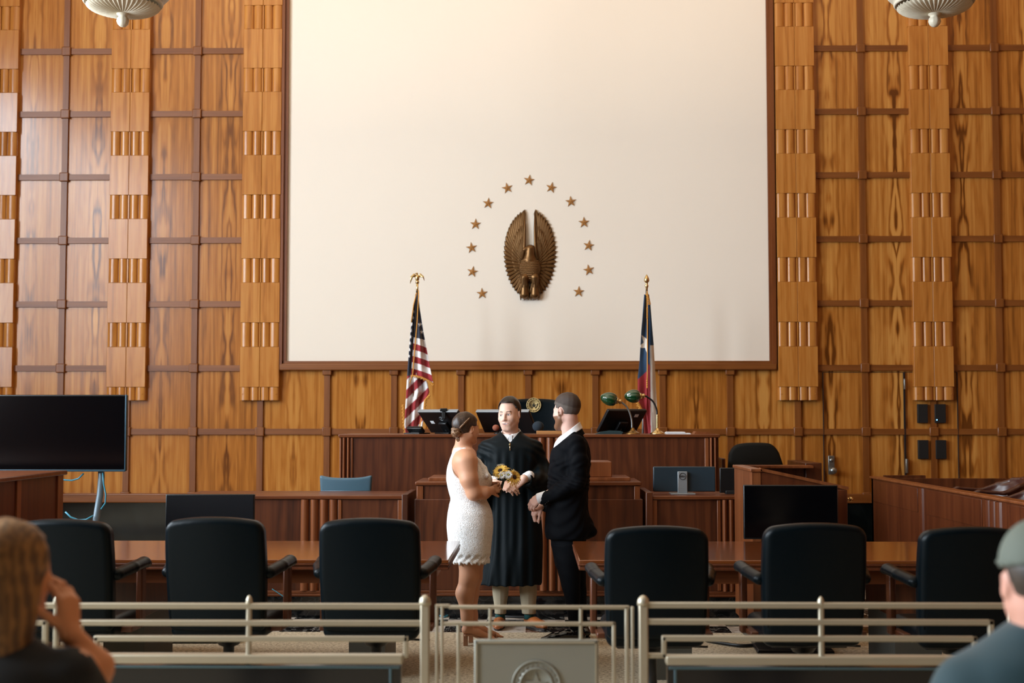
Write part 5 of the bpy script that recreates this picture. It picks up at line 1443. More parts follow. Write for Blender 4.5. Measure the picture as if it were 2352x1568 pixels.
# left hand comes from the right and lies under; right hand folds over it
hand(S, wl, (-.8, -.10, -.50), (.25, -.85, .30), 1, .98, (.16, .2, .22, .25), .5, spread=.02)
hand(S, wr, (.86, -.12, -.22), (.1, -.75, .62), -1, 1.02, (.30, .32, .34, .38), .5, spread=-.02)
pal = [srgb(226, 184, 164), srgb(226, 184, 164), srgb(206, 138, 124), srgb(214, 206, 200), srgb(34, 20, 16), srgb(66, 48, 40)]
S.mesh('body', 'skin', judge, pal=pal, smooth=1)
# hair: short black, parted, clear of the ears
S = newS(H.C - .18, H.C + .18, .0032)
def hairf(X, Y, Z):
    x, y, z = H.loc(X, Y, Z)
    d = (np.sqrt((x / .086) ** 2 + ((y + .014) / .108) ** 2 + ((z - .048) / .101) ** 2) - 1) * .085
    d += .0012 * np.sin(90 * x + 30 * z) * np.sin(60 * y)
    line = .064 + .02 * (x / .07) - .12 * np.clip(np.abs(x) - .035, 0, 1) * 0
    front = np.minimum(y - (.030 + 1.9 * np.clip(.058 - np.abs(x), 0, .012) * 0), 1)
    face = np.maximum(.030 - y, z - (.099 - 1.3 * np.maximum(np.abs(x) - .050, 0)))          # keep-out: in front and below the hairline
    d = np.maximum(d, -face)
    temple = np.maximum(np.maximum(.004 - y, z - .052), -(np.abs(x) - .0)); d = np.maximum(d, -temple)
    low = np.maximum(z * -1 - .005 - .35 * np.clip(-y, 0, .2) , -1); d = np.maximum(d, -(z + .012 + .45 * np.clip(-y - .01, 0, .2)))
    return d * .8
S.custom(hairf, H.C - .17, H.C + .17, c=1)
M['hair_k'] = hairmat('black_hair', srgb(12, 9, 8), srgb(40, 30, 26), rough=.35)
S.mesh('hair', 'hair_k', judge, smooth=2)
# robe
S = newS((xj - .40, Yj - .46, .25), (xj + .42, Yj + .30, 1.55), .0058)
def fold(th, z):
    r = np.clip((1.30 - z) / .9, 0, 1)
    return 1 + r * (.030 * np.sin(14 * th) + .012 * np.sin(23 * th + 1)) + .006 * np.sin(9 * th + 2) * (z > 1.0)
rr_ = rings([(1340, 1097, 1243, .19, .0), (1290, 1104, 1245, .185, 0), (1230, 1112, 1246, .17, 0), (1170, 1116, 1240, .16, 0), (1110, 1116, 1232, .155, 0), (1060, 1112, 1236, .15, 0), (1030, 1106, 1241, .135, .0), (1014, 1114, 1233, .115, .01), (1003, 1132, 1214, .10, .015), (996, 1144, 1202, .092, .02), (989, 1148, 1198, .085, .025)], Yj)
S.loft(rr_, k=.02, fold=fold, e=2.3, rnd_=.0)
for sx, pts, rs in ((1, [J(1228, 1030, .01), J(1246, 1082, .02), J(1236, 1106, -.14), J(1212, 1104, -.26)], [.066, .066, .072, .060]),
                    (-1, [J(1117, 1030, .01), J(1103, 1082, .02), J(1110, 1108, -.12), J(1134, 1110, -.22)], [.066, .066, .066, .058])):
    S.chain(pts, rs, .03)
    S.cone(pts[2] + V3(0, 0, -.05), pts[2] + V3(-.02 * sx, .02, -.18), .062, .035, .04)     # hanging bell of the sleeve
# cuff openings
S.disp(lambda X, Y, Z: .0035 * np.sin(60 * X + 14 * np.sin(9 * Z) + 20 * Y) * np.clip((np.abs(X - xj) - .10) / .06, 0, 1) * np.clip((Z - .98) / .15, 0, 1) + .0028 * np.sin(95 * X) * np.clip((1.38 - Z) / .1, 0, 1), (xj - .39, Yj - .44, .30), (xj + .40, Yj + .28, 1.42))
S.cone(J(1208, 1099, -.30), J(1198, 1101, -.36), .040, .046, .004, op='s')
S.cone(J(1139, 1108, -.26), J(1150, 1108, -.33), .038, .046, .004, op='s')
# neck opening, a V at the front
def vneck(X, Y, Z):
    zb = PZ(1016, Yj - .1); w = np.clip((Z - zb), 0, .2) * .82 + .002
    fr = np.maximum(np.abs(X - (xj - .0)) - w, Y - (Yj + .03)); fr = np.maximum(fr, zb - Z)
    hole = np.sqrt((X - xj) ** 2 + (Y - Yj - .02) ** 2) - .080; hole = np.maximum(hole, 1.36 - Z)
    return np.minimum(fr, hole)
S.custom(vneck, (xj - .12, Yj - .2, 1.35), (xj + .12, Yj + .2, 1.55), k=.006, op='s')
def rpost(V):
    # vertical drape creases on chest and sleeves
    return V
S.mesh('robe', 'cloth_k', judge, smooth=2)
b = MB(); zt_ = PZ(1016, Yj - .1); 
fy = Yj - .135
b.tube([(xj, fy + .008, zt_ - .003), (xj, fy - .006, zt_ - .03), (xj, fy - .014, zt_ - .06)], .004, 6); b.box(xj - .006, xj + .006, fy - .012, fy - .002, zt_ - .028, zt_ - .008, .002); b.obj('zipper', 'brass', judge)
# shirt with collar
S = newS((xj - .15, Yj - .18, 1.34), (xj + .15, Yj + .16, 1.58), .0034)
nb_, nt_ = J(1172, 1018, .02), H.w(0, -.02, -.075)
S.loft([(1.36, xj, Yj, .145, .122), (1.42, xj, Yj + .004, .130, .098), (1.445, xj, Yj + .008, .095, .082), (1.468, xj, Yj + .012, .072, .066)], k=.01)
S.mesh('shirt', 'shirt', judge, smooth=1)
b = MB(); b.box(xj - .009, xj + .017, Yj - .083, Yj - .070, 1.425, 1.476, .003); b.obj('shirt_placket', 'shirt', judge)
def collar(name, m, par, C, r0, ztop, rise, drop, tilt=(0, 0), front=-PI / 2, gap=.10, flare=.022, point=.026, sides=(-1, 1), back=.0):
    for sg in sides:
        def f(u, v):
            th = front + sg * (gap + (PI - gap) * u)
            zt2 = ztop + rise * (1 - math.cos(PI * u)) / 2 + tilt[0] * r0 * math.cos(th) + tilt[1] * r0 * math.sin(th)
            dr = drop + point * max(0, 1 - u / .22) - back * u
            th2 = th + sg * (.16 * v * max(0, 1 - u / .3))
            r = r0 + .005 + flare * v ** 1.2
            return Vector((C[0] + r * math.cos(th2), C[1] + r * math.sin(th2), zt2 - dr * v - .012 * math.sin(PI * min(1, u * 1.2)) * 0))
        MB().grid(f, 26, 8).obj(name, m, par, solid=.0035)
        def g(u, v):
            th = front + sg * (gap * .6 + (PI - gap * .6) * u); zt2 = ztop + rise * (1 - math.cos(PI * u)) / 2 + tilt[0] * r0 * math.cos(th) + tilt[1] * r0 * math.sin(th)
            r = r0 + .004 + .006 * v; return Vector((C[0] + r * math.cos(th), C[1] + r * math.sin(th), zt2 - .05 * v))
        MB().grid(g, 26, 3).obj(name + '_stand', m, par, solid=.0025)
collar('collar', 'shirt', judge, (xj + .004, Yj + .004), .068, 1.482, .050, .040, tilt=(.10, 0), gap=.13)
for c_, d_ in ((J(1207, 1097, -.275), V3(.8, .35, .35)), (J(1141, 1106, -.24), V3(-.8, .3, .1))):
    S = newS(c_ - .07, c_ + .07, .0035); d_ = d_ / np.linalg.norm(d_)
    S.cone(c_, c_ + d_ * .035, .037, .040, 0); S.cone(c_ - d_ * .02, c_ + d_ * .012, .033, .033, 0, op='s'); S.mesh('shirt_cuff', 'shirt', judge, smooth=1)
for (rows, toe, sk) in (([(1420, 1136, 1163, .045, 0), (1408, 1136, 1163, .048, 0), (1375, 1133, 1166, .055, 0), (1330, 1129, 1170, .07, 0)], (J(1148, 1424, .0), J(1143, 1437, -.20)), (1149, 1412)),
                    ([(1420, 1200, 1231, .045, 0), (1408, 1199, 1231, .048, 0), (1375, 1195, 1232, .055, 0), (1330, 1192, 1234, .07, 0)], (J(1217, 1424, .02), J(1242, 1431, -.14)), (1215, 1412))):
    r_ = rings(rows, Yj); r_[0] = (PZ(1409, Yj),) + r_[0][1:]
    S = newS((r_[0][1] - .12, Yj - .12, .05), (r_[0][1] + .12, Yj + .12, .55), .005)
    S.loft([q for q in r_ if q[0] >= PZ(1409.5, Yj)] + [(.5, r_[-1][1], Yj, .08, .08)], k=0, fold=lambda th, z: 1 + .03 * np.sin(2 * th + 30 * z) + .05 * np.exp(-((np.abs(th + PI / 2)) / .12) ** 2), e=2.2)
    S.mesh('trouser_leg', 'khaki', judge, smooth=2)
    ank = V3(*q3(sk[0], sk[1], Yj)); MB().tube([(ank[0], Yj + .01, .13), (ank[0], Yj + .005, .055)], [.036, .038], 14).obj('sock', 'sock', judge)
    a_, t_ = toe; d_ = t_ - a_; d_[2] = 0; L = np.linalg.norm(d_); d_ /= L; sd = V3(-d_[1], d_[0], 0)
    hx = V3(ank[0], Yj + .03, 0)
    S = newS((hx[0] - .32, Yj - .34, 0), (hx[0] + .32, Yj + .16, .13), .0045)
    S.chain([hx + V3(0, 0, .04), hx + d_ * .10 + V3(0, 0, .045), hx + d_ * .20 + V3(0, 0, .035), hx + d_ * .255 + V3(0, 0, .03)], [.038, .040, .040, .026], .02, flat=((0, 0, 1), .8))
    S.cone(hx + V3(0, 0, .06), hx + V3(0, 0, .075), .036, .036, .02); S.cone(hx + V3(0, 0, .07), hx + V3(0, 0, .13), .031, .034, .004, op='s')
    S.custom(lambda X, Y, Z: Z - .010, hx - .33, hx + V3(.33, .2, .02), op='s')
    sh = S.mesh('shoe', 'tan_shoe', judge, smooth=1)
    b = MB(); n = 24; out = []
    for i in range(n):
        a2 = 2 * PI * i / n; u = math.cos(a2); v = math.sin(a2); q = hx + d_ * (.115 + .155 * u) + sd * (.042 * v * (1 - .12 * u)); out.append((q[0], q[1]))
    b.prism(out, lambda p, q: (p[0], p[1], .001 + q * .013)); b.obj('sole', 'sole', sh)

# ---------------------------------------------------------------- the bride
Yb = 9.78
def B_(px_, py_, dy=0): return V3(*q3(px_, py_, Yb + dy))
xb_ = PX(1080, Yb)
bride = thing('person', 'person in a short white lace dress with braided brown bun, holding flowers', 'person', (xb_, Yb, 0))
HB = Head(B_(1072, 986, .0), -PI / 2 + math.radians(38) + 0, math.radians(-3), 0, .90)
S = newS((xb_ - .25, Yb - .32, -.01), (xb_ + .36, Yb + .25, 1.66), .009,
         (((xb_ - .12, xb_ + .26, .0036),), ((Yb - .30, Yb + .12, .0040),), ((0, .16, .005), (PZ(1150, Yb), PZ(1090, Yb), .0032), (PZ(1030, Yb), 1.65, .0032))))
head(S, HB, mouth='closed')
S.cone(HB.w(0, -.03, -.045), B_(1062, 1036, .0), .050, .062, .035, 1)
S.cone(B_(1056, 1040, .04), B_(1078, 1044, -.05), .055, .05, .04, 1)
S.loft(rings([(1285, 1042, 1118, .12, 0), (1205, 1032, 1126, .14, 0), (1145, 1040, 1112, .10, 0), (1100, 1032, 1120, .12, 0), (1065, 1036, 1094, .12, 0), (1040, 1044, 1080, .10, 0)], Yb), k=.02, c=1)
# near (right) arm: shoulder, upper arm, elbow, forearm
S.ell(B_(1067, 1060, -.10), (.088, .075, .085), k=.04, c=1)
S.chain([B_(1071, 1062, -.13), B_(1077, 1100, -.16), B_(1088, 1132, -.15), B_(1112, 1131, -.11), B_(1128, 1126, -.06)], [.080, .061, .050, .043, .029], .025, c=1)
# far arm
S.chain([B_(1080, 1064, .12), B_(1100, 1112, .14), B_(1130, 1114, .05)], [.045, .042, .028], .03, c=1)
hand(S, B_(1124, 1127, -.06), (.80, .55, .22), (-.1, -.9, .3), 1, .80, (.95, 1.0, 1.05, 1.1), .3, spread=.0)
hand(S, B_(1127, 1114, .04), (.9, -.35, .0), (.1, .8, .5), -1, .80, (1.0, 1.0, 1.05, 1.1), .3, spread=.0)
# legs
S.chain([B_(1078, 1270, -.05), B_(1078, 1325, -.05), B_(1068, 1362, -.045), B_(1073, 1415, -.045), B_(1074, 1437, -.045)], [.088, .066, .062, .040, .033], .03, c=1)
S.chain([B_(1088, 1270, .10), B_(1086, 1325, .10), B_(1080, 1362, .10), B_(1084, 1415, .10), B_(1086, 1434, .10)], [.088, .064, .058, .038, .032], .03, c=1)
for dy, x_, y_ in ((-.045, 1075, 1440), (.10, 1087, 1432)):
    hl = B_(x_, y_, dy); hl[2] = .115
    to = hl + V3(.165, .075, -.075)
    S.chain([hl + V3(-.012, 0, -.005), hl + V3(.06, .028, -.028), to], [.034, .033, .024], .02, c=1, flat=((0, 0, 1), .85))
    sd = V3(-.42, .9, 0)
    for i in range(5):
        o_ = sd * ((i - 2) * .0145); S.cone(to + o_ * .9, to + o_ + V3(.034 - .004 * i, .014, -.010), .0115 - .001 * i, .0085 - .0006 * i, .004, 1)
palb = [srgb(208, 154, 122)] * 2 + [srgb(160, 88, 76), srgb(235, 230, 225), srgb(40, 24, 16), srgb(60, 38, 26)]
S.mesh('body', 'skin', bride, pal=palb, smooth=2)
for dy, x_, y_ in ((-.045, 1075, 1440), (.10, 1087, 1432)):
    hl = B_(x_, y_, dy); hx = hl[0] - .015; b = MB()
    d_ = V3(.165, .075, 0); d_ = d_ / np.linalg.norm(d_); sd = V3(-d_[1], d_[0], 0)
    b.box(hx - .018, hx + .014, hl[1] - .016, hl[1] + .016, 0, .085, .003)
    pr = [(-.03, .083), (.02, .082), (.07, .060), (.12, .030), (.17, .016), (.22, .012)]
    vs = []; fs = []
    for i, (u, z) in enumerate(pr):
        w = (.022, .027, .030, .036, .038, .018)[i]
        for s_ in (-1, 1):
            q = V3(hl[0], hl[1], 0) + d_ * u + sd * (w * s_)
            vs += [(q[0], q[1], z), (q[0], q[1], max(0.0, z - .012))]
    for i in range(len(pr) - 1):
        a_ = i * 4; c_ = a_ + 4
        fs += [(a_, c_, c_ + 2, a_ + 2), (a_ + 1, a_ + 3, c_ + 3, c_ + 1), (a_, a_ + 1, c_ + 1, c_), (a_ + 2, c_ + 2, c_ + 3, a_ + 3)]
    fs += [(0, 2, 3, 1), (4 * len(pr) - 4, 4 * len(pr) - 3, 4 * len(pr) - 1, 4 * len(pr) - 2)]
    b._new(vs, fs)
    for (u, z, rr2) in ((.0, .150, .036), (.165, .052, .040)):
        cc = V3(hl[0], hl[1], 0) + d_ * u
        b.tube([tuple(cc + (sd * math.cos(q) * rr2 + (d_ * (math.sin(q) * rr2) if u < .1 else V3(0, 0, 1) * math.sin(q) * .028)) + V3(0, 0, z if u < .1 else z - .018)) for q in [2 * PI * i / 18 for i in range(18)]], .004, 6, closed=True)
    b.tube([tuple(V3(hl[0], hl[1], .083) - d_ * .03), tuple(V3(hl[0], hl[1], .148) - d_ * .036)], .004, 6)
    b.obj('sandal', 'heel', bride)
# dress
S = newS((xb_ - .26, Yb - .28, PZ(1306, Yb)), (xb_ + .26, Yb + .28, PZ(1022, Yb)), .0050)
dr = rings([(1292, 1036, 1125, .145, 0), (1270, 1033, 1127, .150, 0), (1240, 1029, 1130, .160, 0), (1205, 1026, 1133, .172, 0), (1180, 1028, 1131, .165, 0), (1160, 1031, 1124, .140, 0), (1145, 1035, 1118, .125, 0), (1130, 1031, 1121, .125, 0), (1115, 1027, 1128, .130, 0),
            (1100, 1025, 1131, .135, 0), (1080, 1026, 1119, .135, 0), (1060, 1031, 1099, .130, 0), (1046, 1036, 1086, .118, 0), (1036, 1040, 1078, .095, 0), (1028, 1043, 1068, .075, 0)], Yb)
zh = dr[0][0]; dr[0] = (zh - .03,) + dr[0][1:]
def hem(th): return (zh - .004 + .014 * np.abs(np.sin(th * 9)) + .006 * np.sin(th * 31)).astype(np.float32)
S.loft(dr, k=.01, fold=lambda th, z: 1 + .010 * np.sin(5 * th + 40 * z) * (np.abs(z - PZ(1140, Yb)) < .12), e=2.15, zlo=hem)
# armhole on the near side and neck opening
S.ell(B_(1068, 1066, -.13), (.098, .10, .112), op='s', k=.008)
S.ell(B_(1084, 1056, .15), (.07, .09, .09), op='s', k=.008)
S.cone(B_(1061, 1040, .0), B_(1064, 1012, .0), .054, .054, .006, op='s')
S.chain([B_(1052, 1031, -.055), B_(1068, 1032, -.075), B_(1086, 1044, -.06), B_(1100, 1060, -.05), B_(1112, 1076, -.07), B_(1118, 1092, -.10)], [.010, .013, .014, .016, .020, .022], .012)
# tiny picot holes along the scalloped hem
for i in range(46):
    th = 2 * PI * i / 46; rx, ry, cx = dr[1][3], dr[1][4], dr[1][1]
    q = V3(cx + rx * math.cos(th), Yb + ry * math.sin(th), zh + .030 + .012 * ((i * 7) % 3)); S.ell(q, (.0075, .0075, .0065), op='s')
def lace():
    m = mat('white_lace', srgb(240, 240, 242), .8, sheen=.2); nt = m.node_tree; N = nt.nodes; L = nt.links; b = N['Principled BSDF']
    tc = N.new('ShaderNodeTexCoord'); v = N.new('ShaderNodeTexVoronoi'); v.inputs['Scale'].default_value = 95; v.feature = 'DISTANCE_TO_EDGE'
    n = N.new('ShaderNodeTexNoise'); n.inputs['Scale'].default_value = 40; n.inputs['Detail'].default_value = 2
    mx = N.new('ShaderNodeMix'); mx.data_type = 'VECTOR'; mx.inputs['Factor'].default_value = .04
    L.new(tc.outputs['Object'], mx.inputs['A']); L.new(n.outputs['Color'], mx.inputs['B']); L.new(mx.outputs['Result'], v.inputs['Vector']); L.new(tc.outputs['Object'], n.inputs['Vector'])
    cr = N.new('ShaderNodeValToRGB'); cr.color_ramp.elements[0].position = .02; cr.color_ramp.elements[0].color = (1, 1, 1, 1); cr.color_ramp.elements[1].position = .30; cr.color_ramp.elements[1].color = (0, 0, 0, 1)
    L.new(v.outputs['Distance'], cr.inputs[0])
    c2 = N.new('ShaderNodeMix'); c2.data_type = 'RGBA'; c2.inputs['A'].default_value = srgb(226, 220, 214); c2.inputs['B'].default_value = srgb(250, 250, 250)
    L.new(cr.outputs[0], c2.inputs['Factor']); L.new(c2.outputs['Result'], b.inputs['Base Color'])
    bp = N.new('ShaderNodeBump'); bp.inputs['Strength'].default_value = .6; bp.inputs['Distance'].default_value = .004; L.new(cr.outputs[0], bp.inputs['Height']); L.new(bp.outputs[0], b.inputs['Normal'])
    return m
S.mesh('dress', lace(), bride, smooth=1)
# hair: sleek cap, low bun, braid
S = newS(HB.C - .20, HB.C + .20, .0034)
def hb(X, Y, Z):
    x, y, z = HB.loc(X, Y, Z)
    d = (np.sqrt((x / .088) ** 2 + ((y + .020) / .112) ** 2 + ((z - .040) / .102) ** 2) - 1) * .09
    d += .0012 * np.sin(85 * (x + .4 * z) + 60 * y)
    face = np.maximum(np.maximum(.045 - y, z - (.098 - .5 * np.abs(x))), -1); d = np.maximum(d, -face)
    ear = np.sqrt(((y + .004) / .026) ** 2 + ((z + .004) / .032) ** 2) - 1; d = np.maximum(d, -np.maximum(ear * .025, .066 - np.abs(x)))
    side = np.maximum(.008 - y, z - .030); d = np.maximum(d, -side)
    d = np.maximum(d, -(z + .055 + .1 * y))
    return d * .8
S.custom(hb, HB.C - .19, HB.C + .19)
M['hair_b'] = hairmat('brown_hair', srgb(30, 19, 13), srgb(74, 50, 34), (200, 200, 60))
S.mesh('hair', 'hair_b', bride, smooth=2)
bc_ = B_(1049, 992, -.06)
b = MB()
rr = random.Random(8)
M['hair_b2'] = hairmat('bun_hair', srgb(74, 48, 32), srgb(168, 128, 92), (220, 220, 220))
for i in range(9):
    ax = Vector((rr.uniform(-1, 1), rr.uniform(-1, 1), rr.uniform(-1, 1))).normalized(); u = ax.orthogonal().normalized(); w = ax.cross(u); r0 = rr.uniform(.022, .040)
    c0 = Vector(bc_) + ax * rr.uniform(-.02, .02)
    b.tube([c0 + (u * math.cos(q) + w * math.sin(q) * .85) * r0 for q in [2 * PI * j / 18 for j in range(18)]], [.0095 + .002 * math.sin(j * 1.7) for j in range(18)], 8, closed=True)
b.ball(bc_, .032, 14)
for q in range(5):
    b.tube([Vector(bc_) + Vector((-.005 + .004 * q, 0, -.03)), Vector(bc_) + Vector((.0 + .004 * q, .0, -.055)), Vector(bc_) + Vector((.012 + .004 * q, .015, -.075 - .004 * q))], [.006, .005, .002], 6)
b.obj('bun', 'hair_b2', bride)
b = MB(); path = []
for i in range(30):
    t = i / 29; th = -.3 + 1.75 * t; x_ = -(.088) * math.sin(th) * (1 if False else 1)
p0, p1, p2 = V3(*B_(1055, 983, -.115)), V3(*B_(1066, 972, -.125)), V3(*B_(1079, 960, -.085))
def onhead(a_):
    # project a point radially onto the hair surface
    l = HB.R.T @ (a_ - HB.C) / HB.k; c_ = V3(0, -.020, .040); d_ = l - c_
    g = math.sqrt((d_[0] / .088) ** 2 + (d_[1] / .112) ** 2 + (d_[2] / .102) ** 2); l = c_ + d_ / g * 1.03; return HB.w(*l)
cv = []
for i in range(40):
    t = i / 39; a_ = p0 * (1 - t) ** 2 + 2 * p1 * t * (1 - t) + p2 * t * t; cv.append(onhead(a_))
for ph in (0, 2 * PI / 3, 4 * PI / 3):
    b.tube([tuple(c_ + V3(.30, .0, .9) * (.0055 * math.sin(i * .85 + ph)) + V3(-.2, -.9, 0) * (.003 * math.cos(i * 1.7 + ph))) for i, c_ in enumerate(cv)], .0052, 6)
b.obj('braid', 'hair_b2', bride)
# bouquet
bq = thing('bouquet', 'small bouquet of yellow sunflowers and white daisies held by the bride', 'bouquet', B_(1148, 1118, .0))
M['petal_y'] = mat('yellow_petals', srgb(255, 206, 96), .6, var=.12, vscale=60); M['petal_w'] = mat('white_petals', srgb(236, 236, 232), .6)
M['flower_c'] = mat('flower_centre', srgb(60, 34, 18), .8, bump=.5, bscale=400); M['leaf'] = mat('dark_stems', srgb(26, 34, 18), .7)
def flower(c, n_, r, m, cen, layers=2, npet=18, par=None, nm='sunflower'):
    n_ = Vector(n_).normalized(); Q = n_.to_track_quat('Z', 'Y').to_matrix().to_4x4(); Mx = Matrix.Translation(Vector(c)) @ Q
    b = MB()
    for l in range(layers):
        for i in range(npet):
            a_ = 2 * PI * (i + .5 * l) / npet + rr.uniform(-.06, .06); R_ = r * (1 - .16 * l) * rr.uniform(.9, 1.06); w = 2.4 * r / npet * 1.25
            rot = Mx @ Matrix.Rotation(a_, 4, 'Z'); up = .10 + .22 * l + rr.uniform(-.06, .08)
            pts = [(0, .12), (.3, .8), (.6, 1), (.85, .6), (1, .03)]
            vs = []
            for t, q in pts:
                for s_ in (-1, 0, 1): vs.append(rot @ Vector((R_ * (.22 + .78 * t), s_ * w * .5 * q, R_ * up * t + .003 * l - (.0 if s_ else .002) - R_ * .25 * t * t)))
            fs = []
            for j in range(4):
                for s_ in (0, 1): a2 = j * 3 + s_; fs.append((a2, a2 + 1, a2 + 4, a2 + 3))
            b._new(vs, fs, True)
    o = b.obj(nm, m, par, solid=.0008)
    c2 = MB(); c2.ball(Vector(c) + n_ * .004, r * (.26 if nm == 'sunflower' else .18), 14, (1, 1, 1)); c2.obj('flower_centre', cen, o)
M['daisy_c'] = mat('daisy_centre', srgb(180, 180, 90), .7)
flower(B_(1150, 1082, -.045), (-.25, -.45, .55), .070, 'petal_y', 'flower_c', 3, 22, bq)
flower(B_(1180, 1096, -.05), (.55, -.70, .25), .068, 'petal_y', 'flower_c', 3, 20, bq)
flower(B_(1168, 1090, -.085), (.15, -.9, .25), .034, 'petal_w', 'daisy_c', 2, 16, bq, 'daisy')
flower(B_(1153, 1091, -.085), (-.2, -.9, -.05), .030, 'petal_w', 'daisy_c', 2, 15, bq, 'daisy')
flower(B_(1184, 1084, -.0), (.6, .1, .7), .030, 'petal_w', 'daisy_c', 2, 15, bq, 'daisy')
flower(B_(1150, 1068, -.0), (-.1, .1, .9), .032, 'petal_w', 'daisy_c', 2, 15, bq, 'daisy')
b = MB()
for i, (x_, y_) in enumerate(((1150, 1086), (1178, 1098), (1166, 1094), (1154, 1094), (1172, 1088))):
    b.tube([tuple(B_(x_, y_, -.03)), tuple(B_(1155 + i * .8, 1104, -.015)), tuple(B_(1149 + i, 1122, -.012)), tuple(B_(1143 + i, 1142, -.01))], .0045, 6)
for i in range(8):
    a_ = Vector(B_(1153 + rr.uniform(-6, 16), 1098 + rr.uniform(-4, 6), -.02)); b.ball(a_, .018, 8, (1.2, .5, .5))
b.obj('stems', 'leaf', bq)

# ---------------------------------------------------------------- the groom
Yg = 9.98
def G(px_, py_, dy=0): return V3(*q3(px_, py_, Yg + dy))
xg = PX(1305, Yg)
groom = thing('person', 'bearded person in a black suit and open white collar, seen from behind at the right', 'person', (xg, Yg, 0))
HG = Head(G(1301, 946, .0), PI / 2 - math.radians(40) - 0.0, math.radians(-3), 0, 1.0)
S = newS((xg - .32, Yg - .32, -.01), (xg + .26, Yg + .26, 1.82), .010,
         (((PX(1222, Yg), PX(1250, Yg), .0032), (PX(1262, Yg), PX(1336, Yg), .0032)), ((Yg - .20, Yg + .14, .0040),), ((PZ(1195, Yg), PZ(1120, Yg), .0032), (PZ(1000, Yg), 1.81, .0030))))
head(S, HG, mouth='closed', chin=1.04)
def beard(X, Y, Z):
    x, y, z = HG.loc(X, Y, Z); return (z < -.028 - .0 * y + .03 * (y < .02)) & (y > -.012) & (z > -.14) & ~((np.abs(x) < .02) & (z > -.045))
for sx in (-1, 1): S.cone(HG.w(sx * .052, .008, -.050), HG.w(sx * .025, .066, -.105), .027, .024, .02, 6)
S.cone(HG.w(-.012, .072, -.108), HG.w(.012, .072, -.108), .023, .023, .02, 6)
S.paint(beard, HG.C - .16, HG.C + .16, 6)
S.cone(HG.w(0, -.025, -.05), G(1312, 1004, .0), .062, .066, .02, 1)
def neckskin(X, Y, Z):
    x, y, z = HG.loc(X, Y, Z); return (z < -.02) & (y < -.012)
S.paint(neckskin, HG.C - .2, HG.C + .16, 1)
S.loft([(.90, xg, Yg, .12, .12), (1.15, xg, Yg, .11, .12), (1.36, xg + .01, Yg, .09, .11), (1.43, xg + .02, Yg, .05, .06)], k=.02, c=1)
for dy in (-.16, .15): S.chain([G(1321, 1030, dy * .85), G(1325, 1102, dy * 1.15)], [.040, .038], .02, c=1)
S.chain([G(1325, 1104, -.19), G(1243, 1142, -.11)], [.038, .028], .01, c=1); S.chain([G(1321, 1102, .185), G(1245, 1162, .04)], [.038, .028], .01, c=1)
hand(S, G(1243, 1139, -.10), (-.55, .1, -.50), (-.45, -.80, .35), 1, .98, (.55, .55, .6, .6), .2, spread=.0)
hand(S, G(1243, 1164, -.03), (-.55, -.1, -.55), (-.6, -.3, .5), -1, .95, (1.0, 1.05, 1.1, 1.15), .1, spread=.0)
for dy, xs_ in ((-.06, (1303, 1311, 1322)), (.09, (1316, 1326, 1335))): S.chain([G(xs_[0], 1262, dy), G(xs_[1], 1340, dy), G(xs_[2], 1425, dy)], [.065, .045, .030], .02, c=1)
palg = [srgb(220, 176, 160)] * 2 + [srgb(190, 120, 108), srgb(235, 230, 225), srgb(60, 70, 80), srgb(90, 62, 44), srgb(122, 84, 60)]
S.mesh('body', 'skin', groom, pal=palg, smooth=1)
S = newS(HG.C - .19, HG.C + .19, .0032)
def hg(X, Y, Z):
    x, y, z = HG.loc(X, Y, Z)
    th_ = .0045 + .010 * np.clip((z - .02) / .1, 0, 1)
    d = (np.sqrt((x / (.0765 + th_)) ** 2 + ((y + .014) / (.0975 + th_)) ** 2 + ((z - .042) / (.088 + th_)) ** 2) - 1) * .085
    d += .0009 * np.sin(140 * x + 60 * z) * np.sin(110 * y + 90 * z)
    face = np.maximum(.042 - y, z - (.088 - .55 * np.abs(x))); d = np.maximum(d, -face)
    ear = np.sqrt(((y + .006) / .027) ** 2 + ((z - .002) / .036) ** 2) - 1; d = np.maximum(d, -np.maximum(ear * .027, .066 - np.abs(x)))
    side = np.maximum(.020 - y, z - .030); d = np.maximum(d, -side)
    d = np.maximum(d, -(z + .052 + .12 * np.clip(y, -.1, .0) )); d = np.maximum(d, -np.maximum(z + .02, -y - .0) * 0 - 1) if False else d
    return d * .8
S.custom(hg, HG.C - .18, HG.C + .18)
def gpal(X, Y, Z): x, y, z = HG.loc(X, Y, Z); return (z < .062 + .35 * y)
S.C[:] = 1; S.paint(gpal, HG.C - .19, HG.C + .19, 0)
M['hair_g'] = vcol('short_hair', .6, bump=.7, bscale=420)
S.mesh('hair', 'hair_g', groom, pal=[srgb(88, 76, 68), srgb(58, 42, 33)], smooth=1)
